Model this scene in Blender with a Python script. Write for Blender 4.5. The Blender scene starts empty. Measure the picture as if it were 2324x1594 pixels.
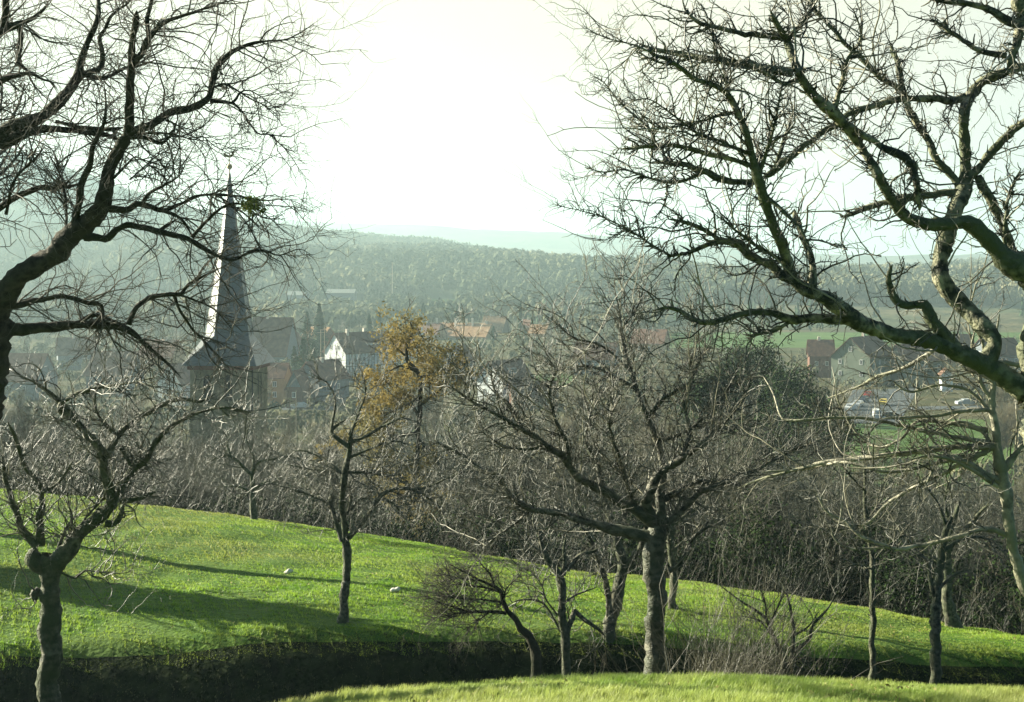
import bpy, math, random
import numpy as np
from mathutils import Vector
R = math.radians
F = 3228.0            # focal length in units of a 2324 px wide frame (50 mm on 36 mm film)
CX, HY = 1162.0, 600.0

# ------------------------------------------------------------------ camera, sky, sun, exposure
scene = bpy.context.scene
col = scene.collection
cam_d = bpy.data.cameras.new("camera"); cam = bpy.data.objects.new("camera", cam_d); col.objects.link(cam)
cam.location = (0, 0, 0); cam.rotation_euler = (R(90), 0, 0)
cam_d.lens = 50.0; cam_d.sensor_width = 36.0; cam_d.shift_y = -(797 - HY) / 2324.0
cam_d.clip_start = 0.1; cam_d.clip_end = 30000
scene.camera = cam
SUN_AZ, SUN_EL = R(64), R(19)     # azimuth to the left of the view direction
S = Vector((-math.sin(SUN_AZ) * math.cos(SUN_EL), math.cos(SUN_AZ) * math.cos(SUN_EL), math.sin(SUN_EL)))
world = bpy.data.worlds.new("World"); scene.world = world; world.use_nodes = True
nt = world.node_tree; nt.nodes.clear()
sky = nt.nodes.new("ShaderNodeTexSky"); sky.sky_type = 'NISHITA'; sky.sun_disc = False
sky.sun_elevation = SUN_EL; sky.sun_rotation = -SUN_AZ
sky.air_density = 1.0; sky.dust_density = 1.6; sky.ozone_density = 2.0
bg = nt.nodes.new("ShaderNodeBackground"); bg.inputs[1].default_value = 0.05
tint = nt.nodes.new("ShaderNodeMix"); tint.data_type = 'RGBA'; tint.blend_type = 'MULTIPLY'
tint.inputs[0].default_value = 1.0; tint.inputs[7].default_value = (0.36, 0.53, 0.56, 1)
nt.links.new(sky.outputs[0], tint.inputs[6])
# thin bright veil of high cloud ahead of the camera
geo = nt.nodes.new("ShaderNodeTexCoord")
dotn = nt.nodes.new("ShaderNodeVectorMath"); dotn.operation = 'DOT_PRODUCT'
vd = Vector((-0.08, 1, 0.25)).normalized(); dotn.inputs[1].default_value = vd
nt.links.new(geo.outputs['Generated'], dotn.inputs[0])
ramp = nt.nodes.new("ShaderNodeMapRange"); ramp.interpolation_type = 'SMOOTHSTEP'
ramp.inputs[1].default_value = math.cos(R(38)); ramp.inputs[2].default_value = math.cos(R(9))
ramp.inputs[3].default_value = 0.0; ramp.inputs[4].default_value = 1.0
nt.links.new(dotn.outputs['Value'], ramp.inputs[0])
ramp2 = nt.nodes.new("ShaderNodeMapRange"); ramp2.interpolation_type = 'SMOOTHSTEP'
ramp2.inputs[1].default_value = math.cos(R(58)); ramp2.inputs[2].default_value = math.cos(R(26)); ramp2.inputs[4].default_value = 0.85
nt.links.new(dotn.outputs['Value'], ramp2.inputs[0])
wide = nt.nodes.new("ShaderNodeMix"); wide.data_type = 'RGBA'; nt.links.new(ramp2.outputs[0], wide.inputs[0]); nt.links.new(tint.outputs[2], wide.inputs[6]); wide.inputs[7].default_value = (3.3, 4.1, 4.3, 1)
veil = nt.nodes.new("ShaderNodeMix"); veil.data_type = 'RGBA'; veil.blend_type = 'MIX'
nt.links.new(ramp.outputs[0], veil.inputs[0]); nt.links.new(wide.outputs[2], veil.inputs[6])
veil.inputs[7].default_value = (4.4, 4.0, 3.1, 1)
nt.links.new(veil.outputs[2], bg.inputs[0])
wo = nt.nodes.new("ShaderNodeOutputWorld"); nt.links.new(bg.outputs[0], wo.inputs[0])
sl = bpy.data.lights.new("sun", 'SUN'); sl.energy = 5.0; sl.angle = R(0.53); sl.color = (1.0, 0.94, 0.73)
so = bpy.data.objects.new("sun", sl); col.objects.link(so); so.rotation_euler = S.to_track_quat('Z', 'Y').to_euler()
vs = scene.view_settings; vs.view_transform = 'Standard'; vs.look = 'None'; vs.gamma = 1.0; vs.exposure = 2.1
scene.cycles.max_bounces = 5; scene.cycles.volume_bounces = 0; scene.cycles.diffuse_bounces = 2
scene.cycles.transparent_max_bounces = 16; scene.cycles.use_denoising = True
scene.cycles.volume_max_steps = 16

# ------------------------------------------------------------------ materials
MATS = {}
def mat(name, c1, c2=None, scale=4.0, rough=0.85, spec=0.2, detail=6.0, bump=0.0, c3=None, coord='Object', stretch=None, transl=0.0, bscale=None, lo=0.35, hi=0.65):
    m = bpy.data.materials.new(name); m.use_nodes = True; MATS[name] = m
    t = m.node_tree; b = t.nodes['Principled BSDF']
    b.inputs['Roughness'].default_value = rough; b.inputs['Specular IOR Level'].default_value = spec
    if c2 is None: b.inputs['Base Color'].default_value = (*c1, 1)
    tc = t.nodes.new('ShaderNodeTexCoord'); mp = t.nodes.new('ShaderNodeMapping')
    if stretch: mp.inputs['Scale'].default_value = stretch
    t.links.new(tc.outputs[coord], mp.inputs[0])
    colr = None
    if c2 is not None:
        n = t.nodes.new('ShaderNodeTexNoise'); n.inputs['Scale'].default_value = scale; n.inputs['Detail'].default_value = detail
        t.links.new(mp.outputs[0], n.inputs[0])
        cr = t.nodes.new('ShaderNodeValToRGB'); e = cr.color_ramp.elements
        e[0].position = lo; e[0].color = (*c1, 1); e[1].position = hi; e[1].color = (*c2, 1)
        t.links.new(n.outputs[0], cr.inputs[0]); colr = cr.outputs[0]
        if c3 is not None:
            n2 = t.nodes.new('ShaderNodeTexNoise'); n2.inputs['Scale'].default_value = scale * 0.13; n2.inputs['Detail'].default_value = 3
            t.links.new(mp.outputs[0], n2.inputs[0])
            mr = t.nodes.new('ShaderNodeMapRange'); mr.inputs[1].default_value = 0.42; mr.inputs[2].default_value = 0.62
            t.links.new(n2.outputs[0], mr.inputs[0])
            mx = t.nodes.new('ShaderNodeMix'); mx.data_type = 'RGBA'; t.links.new(mr.outputs[0], mx.inputs[0])
            t.links.new(colr, mx.inputs[6]); mx.inputs[7].default_value = (*c3, 1); colr = mx.outputs[2]
        t.links.new(colr, b.inputs['Base Color'])
    if bump:
        n3 = t.nodes.new('ShaderNodeTexNoise'); n3.inputs['Scale'].default_value = bscale or scale * 2; n3.inputs['Detail'].default_value = 5
        t.links.new(mp.outputs[0], n3.inputs[0])
        bp = t.nodes.new('ShaderNodeBump'); bp.inputs['Strength'].default_value = 1.0; bp.inputs['Distance'].default_value = bump
        t.links.new(n3.outputs[0], bp.inputs['Height']); t.links.new(bp.outputs[0], b.inputs['Normal'])
    if transl:
        tr = t.nodes.new('ShaderNodeBsdfTranslucent'); ms = t.nodes.new('ShaderNodeMixShader'); ms.inputs[0].default_value = transl
        if colr is not None: t.links.new(colr, tr.inputs[0])
        else: tr.inputs[0].default_value = (*c1, 1)
        t.links.new(b.outputs[0], ms.inputs[1]); t.links.new(tr.outputs[0], ms.inputs[2])
        t.links.new(ms.outputs[0], t.nodes['Material Output'].inputs[0])
    return m
mat('grass_ground', (0.04, 0.10, 0.010), (0.09, 0.15, 0.02), scale=2.2, bump=0.05, bscale=9, c3=(0.07, 0.12, 0.02), rough=0.9, spec=0.1)
mat('grass_blade', (0.145, 0.28, 0.02), (0.30, 0.41, 0.05), scale=1.1, c3=(0.27, 0.31, 0.07), rough=0.5, spec=0.3, transl=0.45)
mat('grass_near', (0.20, 0.30, 0.05), (0.40, 0.46, 0.13), scale=1.6, c3=(0.32, 0.34, 0.11), rough=0.5, spec=0.3, transl=0.45)
mat('bank_soil_shaded', (0.006, 0.011, 0.004), (0.020, 0.030, 0.009), scale=3, bump=0.06, bscale=7, rough=1, spec=0.05)  # dark earth, taken near black so the bank's shade is in the colour
mat('leaf_litter', (0.014, 0.018, 0.009), (0.045, 0.042, 0.022), scale=1.2, bump=0.1, rough=1, spec=0.05)
mat('valley_turf', (0.045, 0.05, 0.02), (0.11, 0.095, 0.05), scale=0.06, bump=0.3, bscale=0.5, rough=1, spec=0.05)
mat('field_green', (0.05, 0.10, 0.025), (0.09, 0.14, 0.04), scale=0.08, rough=1, spec=0.05)
mat('forest_floor', (0.05, 0.055, 0.028), (0.13, 0.11, 0.06), scale=0.05, bump=2.5, bscale=0.12, c3=(0.06, 0.075, 0.035), rough=1, spec=0.05)
mat('far_forest', (0.05, 0.065, 0.05), (0.13, 0.125, 0.09), scale=0.012, bump=8, bscale=0.06, rough=1, spec=0.0)
mat('bark', (0.026, 0.027, 0.018), (0.20, 0.19, 0.13), scale=14, bump=0.025, bscale=40, c3=(0.06, 0.075, 0.034), rough=0.75, spec=0.3, lo=0.4, hi=0.68)  # pale noise tone raised to paint sunlit rims into the bark
mat('bark_dark', (0.016, 0.014, 0.010), (0.06, 0.052, 0.036), scale=12, bump=0.02, bscale=35, c3=(0.03, 0.034, 0.016), rough=0.85, spec=0.2)
mat('bark_lichen_sunlit', (0.024, 0.028, 0.019), (0.36, 0.34, 0.22), scale=11, bump=0.035, bscale=24, c3=(0.08, 0.095, 0.045), rough=0.7, spec=0.35, lo=0.43, hi=0.66)  # lichen patches, plus a pale tone painting sunlight onto the limbs
mat('bark_pale', (0.10, 0.095, 0.07), (0.42, 0.39, 0.29), scale=10, bump=0.014, bscale=30, c3=(0.19, 0.19, 0.12), rough=0.65, spec=0.35)
mat('bark_cherry', (0.02, 0.021, 0.015), (0.20, 0.185, 0.135), scale=9, bump=0.018, bscale=30, stretch=(1, 1, 1.6), c3=(0.05, 0.062, 0.03), rough=0.6, spec=0.4, lo=0.4, hi=0.68)  # light end of the noise stands in for sun on the bark
mat('twig', (0.018, 0.022, 0.014), (0.20, 0.19, 0.13), scale=9, rough=0.45, spec=0.5, lo=0.42, hi=0.72)  # bright end of the noise paints sun glints on the twigs
mat('twig_dark', (0.03, 0.029, 0.02), (0.09, 0.083, 0.055), scale=9, rough=0.7, spec=0.25)
mat('shoot', (0.016, 0.02, 0.011), (0.13, 0.12, 0.075), scale=2, rough=0.5, spec=0.4)
mat('thicket_twig', (0.006, 0.012, 0.007), (0.042, 0.052, 0.028), scale=1.5, rough=0.5, spec=0.35)
mat('shoot_pale', (0.10, 0.095, 0.065), (0.34, 0.31, 0.22), scale=5, rough=0.45, spec=0.5)
mat('dead_leaf', (0.14, 0.09, 0.03), (0.34, 0.27, 0.12), scale=9, rough=0.7)
mat('bramble', (0.010, 0.022, 0.009), (0.035, 0.058, 0.018), scale=1.5, rough=0.95, spec=0.03)
mat('far_twig', (0.09, 0.08, 0.05), (0.20, 0.17, 0.11), scale=0.12, rough=0.9, spec=0.1)
mat('far_crown', (0.10, 0.11, 0.065), (0.22, 0.20, 0.12), scale=0.012, c3=(0.12, 0.135, 0.08), rough=1, spec=0.0, lo=0.42, hi=0.6)
mat('conifer', (0.018, 0.045, 0.02), (0.045, 0.085, 0.03), scale=1.5, rough=0.8, spec=0.15)
mat('evergreen', (0.014, 0.03, 0.012), (0.045, 0.075, 0.024), scale=2.5, rough=0.9, spec=0.05)
mat('autumn_leaf', (0.14, 0.11, 0.04), (0.34, 0.26, 0.09), scale=1.2, c3=(0.17, 0.165, 0.07), rough=0.7, spec=0.15, transl=0.35)
mat('weed', (0.03, 0.045, 0.016), (0.08, 0.09, 0.03), scale=4, rough=0.8, spec=0.2)
mat('mistletoe', (0.12, 0.16, 0.03), (0.22, 0.25, 0.06), scale=6, rough=0.6, transl=0.3)
mat('slate', (0.022, 0.027, 0.026), (0.048, 0.055, 0.052), scale=2, rough=0.40, spec=1.0, bump=0.008, bscale=9, stretch=(1, 1, 4))
mat('sandstone', (0.20, 0.165, 0.10), (0.34, 0.28, 0.17), scale=1.8, bump=0.02, rough=0.9, spec=0.1)
mat('red_tile', (0.11, 0.05, 0.032), (0.20, 0.095, 0.058), scale=0.9, bump=0.03, bscale=5, rough=0.75, spec=0.25)
mat('brown_tile', (0.09, 0.045, 0.03), (0.16, 0.085, 0.055), scale=0.8, bump=0.03, bscale=5, rough=0.8, spec=0.2)
mat('tan_tile', (0.20, 0.11, 0.055), (0.32, 0.19, 0.10), scale=0.8, bump=0.03, bscale=5, rough=0.8, spec=0.2)
mat('slate_wall', (0.10, 0.12, 0.14), (0.15, 0.17, 0.19), scale=2, rough=0.6)
mat('white_plaster', (0.52, 0.55, 0.56), (0.64, 0.66, 0.66), scale=0.8, rough=0.9)
mat('ochre_plaster', (0.34, 0.21, 0.10), (0.44, 0.28, 0.14), scale=0.7, rough=0.9)
mat('green_plaster', (0.14, 0.165, 0.125), (0.18, 0.205, 0.155), scale=0.5, rough=0.9)
mat('brick_wall', (0.10, 0.05, 0.038), (0.15, 0.075, 0.052), scale=2, rough=0.9)
mat('timber', (0.03, 0.022, 0.016), (0.06, 0.045, 0.03), scale=4, rough=0.8)
mat('frame_white', (0.78, 0.78, 0.74)); mat('pane', (0.03, 0.04, 0.05), rough=0.08, spec=0.6)
mat('louvre', (0.02, 0.018, 0.015)); mat('gutter', (0.16, 0.05, 0.03), rough=0.6)
mat('gilt', (0.45, 0.32, 0.10), rough=0.35, spec=0.6)
mat('chimney_plaster', (0.55, 0.48, 0.40), (0.70, 0.62, 0.52), scale=2)
mat('shed_roof', (0.20, 0.21, 0.19), rough=0.8); mat('pole', (0.35, 0.30, 0.22)); mat('asphalt', (0.06, 0.07, 0.075), (0.085, 0.095, 0.10), scale=0.5, rough=0.8)
mat('stone', (0.55, 0.52, 0.44), (0.75, 0.72, 0.62), scale=6, bump=0.02)
mat('car_white', (0.5, 0.52, 0.53), rough=0.25, spec=0.6); mat('car_dark', (0.03, 0.04, 0.06), rough=0.18, spec=0.6)
mat('car_silver', (0.38, 0.40, 0.42), rough=0.2, spec=0.7); mat('car_yellow', (0.55, 0.42, 0.08), rough=0.3)
mat('car_red', (0.30, 0.03, 0.02), rough=0.2, spec=0.6); mat('tyre', (0.02, 0.02, 0.02))
mat('cut_wood', (0.30, 0.26, 0.19), (0.42, 0.37, 0.28), scale=12)

# ------------------------------------------------------------------ helpers
def newmesh(name, V, Fc, k, mats, parent=None, smooth=True, midx=None, origin=(0, 0, 0)):
    """V (n,3) float, Fc (m,k) int: one mesh object."""
    me = bpy.data.meshes.new(name)
    V = np.asarray(V, dtype=np.float32) - np.asarray(origin, dtype=np.float32); Fc = np.asarray(Fc, dtype=np.int32)
    me.vertices.add(len(V)); me.vertices.foreach_set('co', V.ravel())
    me.loops.add(Fc.size); me.loops.foreach_set('vertex_index', Fc.ravel())
    me.polygons.add(len(Fc)); me.polygons.foreach_set('loop_start', np.arange(0, Fc.size, k, dtype=np.int32))
    if smooth: me.polygons.foreach_set('use_smooth', np.ones(len(Fc), dtype=bool))
    for m in (mats if isinstance(mats, (list, tuple)) else [mats]): me.materials.append(MATS[m])
    if midx is not None: me.polygons.foreach_set('material_index', np.asarray(midx, dtype=np.int32))
    me.update(calc_edges=True)
    o = bpy.data.objects.new(name, me); col.objects.link(o)
    if parent: o.parent = parent
    return o
def tag(o, label=None, cat=None, group=None, kind=None):
    if label: o['label'] = label
    if cat: o['category'] = cat
    if group: o['group'] = group
    if kind: o['kind'] = kind
    return o
def empty(name, loc, rz=0):
    o = bpy.data.objects.new(name, None); col.objects.link(o); o.location = loc; o.rotation_euler = (0, 0, rz)
    o.empty_display_size = 0.3; return o
def copy_tree(o, parent=None):
    c = o.copy(); col.objects.link(c); c.parent = parent
    for ch in list(o.children): copy_tree(ch, c)
    return c

# ------------------------------------------------------------------ terrain height
K_U = np.array([-400, 0, 200, 400, 572, 785, 1000, 1150, 1300, 1600, 1800, 2000, 2150, 2324, 2700], float)
CREST = np.interp(K_U, [-400, 0, 500, 700, 850, 1100, 1485, 1750, 2000, 2150, 2324, 2700], [1830, 1790, 1680, 1636, 1612, 1584, 1567, 1572, 1588, 1600, 1614, 1640])
BANKT = np.interp(K_U, [-400, 0, 200, 400, 600, 900, 1300, 1600, 2000, 2324, 2700], [1464, 1462, 1466, 1454, 1436, 1426, 1434, 1450, 1474, 1484, 1500])
RIDGE = np.interp(K_U, [-400, 0, 200, 400, 572, 785, 1000, 1150, 1300, 1600, 1800, 2000, 2150, 2324, 2700],
                  [1100, 1117, 1130, 1155, 1176, 1208, 1240, 1272, 1300, 1326, 1352, 1392, 1438, 1475, 1500])
RD = np.interp(K_U, [-400, 0, 1000, 1600, 2000, 2324, 2700], [47, 46, 44, 41, 38, 34, 33])
HILL = np.interp(K_U, [-400, 0, 100, 200, 300, 450, 600, 700, 900, 1100, 1320, 1600, 1900, 2324, 2700],
                 [255, 340, 362, 398, 438, 475, 506, 524, 541, 564, 593, 611, 615, 615, 610])
FARH = np.interp(K_U, [-400, 400, 700, 900, 1100, 1300, 1500, 1700, 1900, 2100, 2324, 2700], [510, 500, 503, 508, 518, 533, 545, 570, 585, 596, 604, 606])
def yz(y, d): return -(y - HY) / F * d
def knots(u, d_like=None):
    ip = lambda a: np.interp(u, K_U, a)
    n = len(u); rd = ip(RD); zr = yz(ip(RIDGE), rd); cr = yz(ip(CREST), 12.0); bt = yz(ip(BANKT), 28.5); o = np.ones(n)
    dome = (bt + zr) / 2 + 0.25
    h = ip(HILL) + 24; D = [2 * o, 6 * o, 12 * o, 13.5 * o, 16.5 * o, 20 * o, 26 * o, 28.2 * o, 28.9 * o, (28.9 + rd) / 2, rd, rd + 6, rd + 22, rd + 45, 115 * o, 150 * o, 215 * o, 620 * o, 900 * o,
                       1250 * o, 1600 * o, 2000 * o, 2300 * o, 2900 * o, 3600 * o, 4300 * o, 5500 * o, 9000 * o]
    Z = [-1.7 * o, (-1.7 + 0.35 * (cr + 1.7)), cr, cr - 0.35, cr - 1.7, np.minimum(cr - 3.3, -7.2), bt - 2.3, bt - 0.30, bt, dome, zr,
         zr - 1.9 * o, zr - 6.6, zr - 13.5, -27 * o, -31 * o, -32 * o, -33.5 * o, -31 * o,
         yz(h * .2 + 632 * .8, 1250), yz(h * 0.5 + 648 * 0.5, 1600), yz(h, 2000), yz(h, 2000) * 0.85 - 8, -20 * o, 20 * o, yz(ip(FARH), 4300), yz(ip(FARH), 4300) - 60, -60 * o]
    return np.stack(D, 1), np.stack(Z, 1)
def bumps(x, y):
    w = np.zeros_like(x)
    rs = np.random.RandomState(5)
    for lam, a in ((9.0, .10), (4.2, .06), (2.1, .035), (1.1, .02), (.55, .010)):
        for _ in range(4):
            t = rs.rand() * 6.283; ph = rs.rand() * 6.283
            w += a * 0.2 * np.sin((x * math.cos(t) + y * math.sin(t)) * 6.283 / lam * (0.8 + .4 * rs.rand()) + ph)
    return w
def hillnoise(x, y):
    w = np.zeros_like(x); rs = np.random.RandomState(9)
    for lam, a in ((900, 7), (380, 4), (150, 1.6)):
        for _ in range(3):
            t = rs.rand() * 6.283; ph = rs.rand() * 6.283
            w += a * 0.5 * np.sin((x * math.cos(t) + y * math.sin(t)) * 6.283 / lam + ph)
    return w
def ground(x, y):
    x = np.atleast_1d(np.asarray(x, float)); y = np.atleast_1d(np.asarray(y, float))
    d = np.maximum(y, 2.0); u = np.clip(CX + F * x / np.maximum(d, 10.0), -400, 2700)
    out = np.empty(len(x))
    for s in range(0, len(x), 200000):
        sl_ = slice(s, s + 200000); D, Z = knots(u[sl_]); dd = np.clip(d[sl_], 2.001, 8999)
        h = np.diff(D, axis=1); dl = np.diff(Z, axis=1) / h
        m = np.zeros_like(Z); a, b = dl[:, :-1], dl[:, 1:]; w1 = 2 * h[:, 1:] + h[:, :-1]; w2 = h[:, 1:] + 2 * h[:, :-1]
        ok = a * b > 0
        m[:, 1:-1] = np.where(ok, (w1 + w2) / np.where(ok, w1 / np.where(a == 0, 1, a) + w2 / np.where(b == 0, 1, b), 1), 0)
        m[:, 0] = dl[:, 0]; m[:, -1] = dl[:, -1]
        i = np.clip((dd[:, None] >= D).sum(1) - 1, 0, D.shape[1] - 2); r = np.arange(len(dd))
        hh = h[r, i]; t = (dd - D[r, i]) / hh
        out[sl_] = ((2 * t**3 - 3 * t**2 + 1) * Z[r, i] + (t**3 - 2 * t**2 + t) * hh * m[r, i] + (-2 * t**3 + 3 * t**2) * Z[r, i + 1] + (t**3 - t**2) * hh * m[r, i + 1])
    w = np.clip((y - 5) / 5, 0, 1) * np.clip((140 - y) / 60, 0, 1)
    out += bumps(x, y) * w * np.where((y > 9) & (y < 14), .5, 1.0)
    out += hillnoise(x, y) * np.clip((y - 700) / 600, 0, 1)
    return out
def gz(x, y): return float(ground([x], [y])[0])
def at(u, y, d): return Vector(((u - CX) / F * d, d, yz(y, d)))
def ground_at(u, y, d0=9.0, d1=60.0):
    dd = np.linspace(d0, d1, 1600); xx = (u - CX) / F * dd; zz = ground(xx, dd); yy = HY - zz / dd * F
    i = np.argmax((yy[:-1] >= y) & (yy[1:] < y)); return Vector((xx[i], dd[i], zz[i]))

def build_ground():
    s = np.concatenate([-np.geomspace(4.0, .45, 40), np.linspace(-.44, .44, 860), np.geomspace(.45, 4.0, 40)])
    dr = np.concatenate([np.linspace(-12, 8, 14), np.arange(8.5, 50, .13), np.geomspace(50.2, 9000, 400)])
    SS, DD = np.meshgrid(s, dr); X = SS * np.maximum(DD + 6 * np.exp(-np.abs(DD) / 20), 6); Y = DD.copy()
    X = X.ravel(); Y = Y.ravel(); Z = ground(X, Y)
    nr, nc = len(dr), len(s); i = np.arange(nr * nc).reshape(nr, nc)
    Fc = np.stack([i[:-1, :-1], i[:-1, 1:], i[1:, 1:], i[1:, :-1]], -1).reshape(-1, 4)
    xc = X[Fc].mean(1); yc = Y[Fc].mean(1)
    u = CX + F * xc / np.maximum(yc, 5); rd = np.interp(u, K_U, RD)
    zc = Z[Fc].mean(1); ys = HY - zc / np.maximum(yc, 1) * F
    mi = np.zeros(len(Fc), int)
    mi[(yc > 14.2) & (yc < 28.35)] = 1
    mi[yc > rd + 1.0] = 2
    mi[yc > 150] = 3
    fld = ((yc > 570) & (yc < 690) & (u > 1500)) | ((yc > 205) & (yc < 300) & (u > 1880) & (u < 2300)) | ((yc > 900) & (yc < 1000) & (u > 960) & (u < 1040)) | ((yc > 385) & (yc < 430) & (u > 1180) & (u < 1300))
    mi[yc > 695] = 5; mi[fld] = 4; mi[yc > 2300] = 6
    o = newmesh('ground', np.stack([X, Y, Z], 1), Fc, 4, ['grass_ground', 'bank_soil_shaded', 'leaf_litter', 'valley_turf', 'field_green', 'forest_floor', 'far_forest'], midx=mi)
    tag(o, kind='structure')
build_ground()
# ------------------------------------------------------------------ tubes and growing twigs
def tubes(P, Rr, k):
    """P (N,M,3), Rr (N,M) -> verts, quads of N open tapered tubes."""
    N, M = P.shape[:2]
    T = np.gradient(P, axis=1); T /= np.linalg.norm(T, axis=2, keepdims=True) + 1e-9
    mean = P[:, -1] - P[:, 0]; mean /= np.linalg.norm(mean, axis=1, keepdims=True) + 1e-9
    ref = np.where((np.abs(mean[:, 1]) < .8)[:, None], [[0, 1, .01]], [[.01, 0, 1]])[:, None, :]
    A = np.cross(T, ref); A /= np.linalg.norm(A, axis=2, keepdims=True) + 1e-9; B = np.cross(T, A)
    th = np.arange(k) * 2 * math.pi / k
    V = P[:, :, None, :] + Rr[:, :, None, None] * (A[:, :, None, :] * np.cos(th)[:, None] + B[:, :, None, :] * np.sin(th)[:, None])
    idx = np.arange(N * M * k).reshape(N, M, k); nx = np.roll(idx, -1, axis=2)
    Q = np.stack([idx[:, :-1], idx[:, 1:], nx[:, 1:], nx[:, :-1]], -1).reshape(-1, 4)
    return V.reshape(-1, 3), Q
class MB:
    def __init__(s): s.V = []; s.Q = []; s.n = 0
    def add(s, V, Q): s.V.append(V); s.Q.append(Q + s.n); s.n += len(V)
    def tubes(s, P, Rr, k): s.add(*tubes(P, Rr, k))
    def build(s, name, m, parent=None, smooth=True, origin=(0, 0, 0)):
        return newmesh(name, np.concatenate(s.V), np.concatenate(s.Q), 4, m, parent, smooth, origin=origin)
def catmull(pts, step):
    P = np.asarray(pts, float); P = np.vstack([2 * P[0] - P[1], P, 2 * P[-1] - P[-2]]); out = []
    for i in range(1, len(P) - 2):
        n = max(2, int(np.linalg.norm(P[i + 1, :3] - P[i, :3]) / step)); t = np.linspace(0, 1, n, endpoint=False)[:, None]
        p0, p1, p2, p3 = P[i - 1], P[i], P[i + 1], P[i + 2]
        out.append(.5 * (2 * p1 + (p2 - p0) * t + (2 * p0 - 5 * p1 + 4 * p2 - p3) * t**2 + (3 * p1 - p0 - 3 * p2 + p3) * t**3))
    out.append(P[-2][None]); return np.concatenate(out)
def seg_pool(batches):
    """list of (P,R) -> arrays of segment start, vector, radius"""
    a, v, r = [], [], []
    for P, Rr in batches:
        a.append(P[:, :-1].reshape(-1, 3)); v.append((P[:, 1:] - P[:, :-1]).reshape(-1, 3)); r.append(Rr[:, :-1].ravel())
    return np.concatenate(a), np.concatenate(v), np.concatenate(r)
def sprout(rs, pool, n, L, r0, steps, ang=(35, 75), wander=.22, up=.05, rmax=1e9, rmin=0.0, side=None, flat=None):
    a, v, r = pool; ln = np.linalg.norm(v, axis=1); w = ln * ((r <= rmax) & (r >= rmin))
    if w.sum() == 0: w = ln
    n = int(n); i = rs.choice(len(a), n, p=w / w.sum()); t = rs.rand(n, 1)
    p = a[i] + v[i] * t; T = v[i] / (ln[i, None] + 1e-9)
    q = rs.randn(n, 3)
    if side is not None: q += np.asarray(side)
    q -= (q * T).sum(1, keepdims=True) * T; q /= np.linalg.norm(q, axis=1, keepdims=True) + 1e-9
    an = np.radians(rs.uniform(*ang, n))[:, None]
    D = T * np.cos(an) + q * np.sin(an); D[:, 2] += up * 2; D /= np.linalg.norm(D, axis=1, keepdims=True)
    Ls = rs.uniform(L[0], L[1], n); rr = np.minimum(rs.uniform(r0[0], r0[1], n), r[i] * .8)
    P = np.empty((n, steps + 1, 3)); P[:, 0] = p
    for s in range(steps):
        P[:, s + 1] = P[:, s] + D * (Ls / steps)[:, None]
        D = D + rs.randn(n, 3) * wander; D[:, 2] += up; D /= np.linalg.norm(D, axis=1, keepdims=True)
    tt = np.linspace(1, .35, steps + 1)
    return P, rr[:, None] * tt[None]
def poly_smooth_noise(rs, n, m=3):
    k = max(3, n // m + 2); return np.interp(np.linspace(0, k - 1, n), np.arange(k), rs.randn(k))

T1 = lambda x, y: (x * .343, y * .343)                       # working grids of the photo, all into 2324-wide units
T3 = lambda x, y: (x * .4, y * .4 + 956.6)
T5 = lambda x, y: (x * .3716 + 592, y * .3716 + 1002)
T6 = lambda x, y: (x * .4708 + 1230, y * .4708)
T8 = lambda x, y: (x * .4512 + 1275.5, y * .4512 + 1002)
SC = {T1: .343, T3: .4, T5: .3716, T6: .4708, T8: .4512}
def trace_limbs(tf, d, limbs, seed, spread=1.0, rough=.12):
    """limbs of (x, y, width) triples in a working grid at distance d; each limb leaves its parent at the parent's depth and swings
    towards or away from the camera. Returns list of (P (1,M,3), R (1,M))."""
    rs = np.random.RandomState(seed); out = []; flatpx = []; flatd = []
    for li, L in enumerate(limbs):
        n = len(L) // 3; A = np.array(L, float).reshape(n, 3)
        px = np.array([tf(a, b) for a, b, _ in A]); w = A[:, 2] * SC[tf]
        c = catmull(np.column_stack([px, w]), 9.0); px, w = c[:, :2], np.maximum(c[:, 2], .8)
        arc = np.concatenate([[0], np.cumsum(np.linalg.norm(np.diff(px, axis=0), axis=1))])
        length = arc[-1] / F * d
        off0 = 0.0
        if li:
            q = np.concatenate(flatpx); dist = np.linalg.norm(q - px[0], axis=1); j = dist.argmin(); off0 = np.concatenate(flatd)[j] if dist[j] < 60 else rs.uniform(-.6, .6) * spread
        end = (0 if li == 0 else rs.uniform(-.55, .55) * length * spread)
        tt = arc / max(arc[-1], 1); dd = d + off0 + end * tt ** 1.2
        if li: dd = dd + poly_smooth_noise(rs, len(px), 8) * .05 * length * tt * spread
        rad = w / F * dd / 2
        km = max(2, int(w[0] / 7)); kink = np.column_stack([poly_smooth_noise(rs, len(px), km), poly_smooth_noise(rs, len(px), km)]) * (w * .12 * np.clip((arc[-1] - arc if li == 0 else arc) / 60.0, 0, 1))[:, None]
        px2 = px + kink
        rad = rad * (1 + rough * .55 * poly_smooth_noise(rs, len(px), km) + rough * .45 * poly_smooth_noise(rs, len(px), 2).clip(-1.5, 2.2))
        if li: rad[-1] *= .2; rad[-2] *= .75
        P = np.column_stack([(px2[:, 0] - CX) / F * dd, dd, -(px2[:, 1] - HY) / F * dd])
        out.append((P[None], rad[None])); flatpx.append(px); flatd.append(dd - d)
    return out
def spurs(P, Rr, rs, k=10):
    """bumpy bark on a limb tube"""
    V, Q = tubes(P, Rr, k); N = P.shape[1]
    V = V.reshape(N, k, 3); c = P[0][:, None]; f = 1 + (.09 if Rr.max() > .05 else .06) * rs.randn(N, k, 1).clip(-1.5, 2)
    return (c + (V - c) * f).reshape(-1, 3), Q
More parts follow.
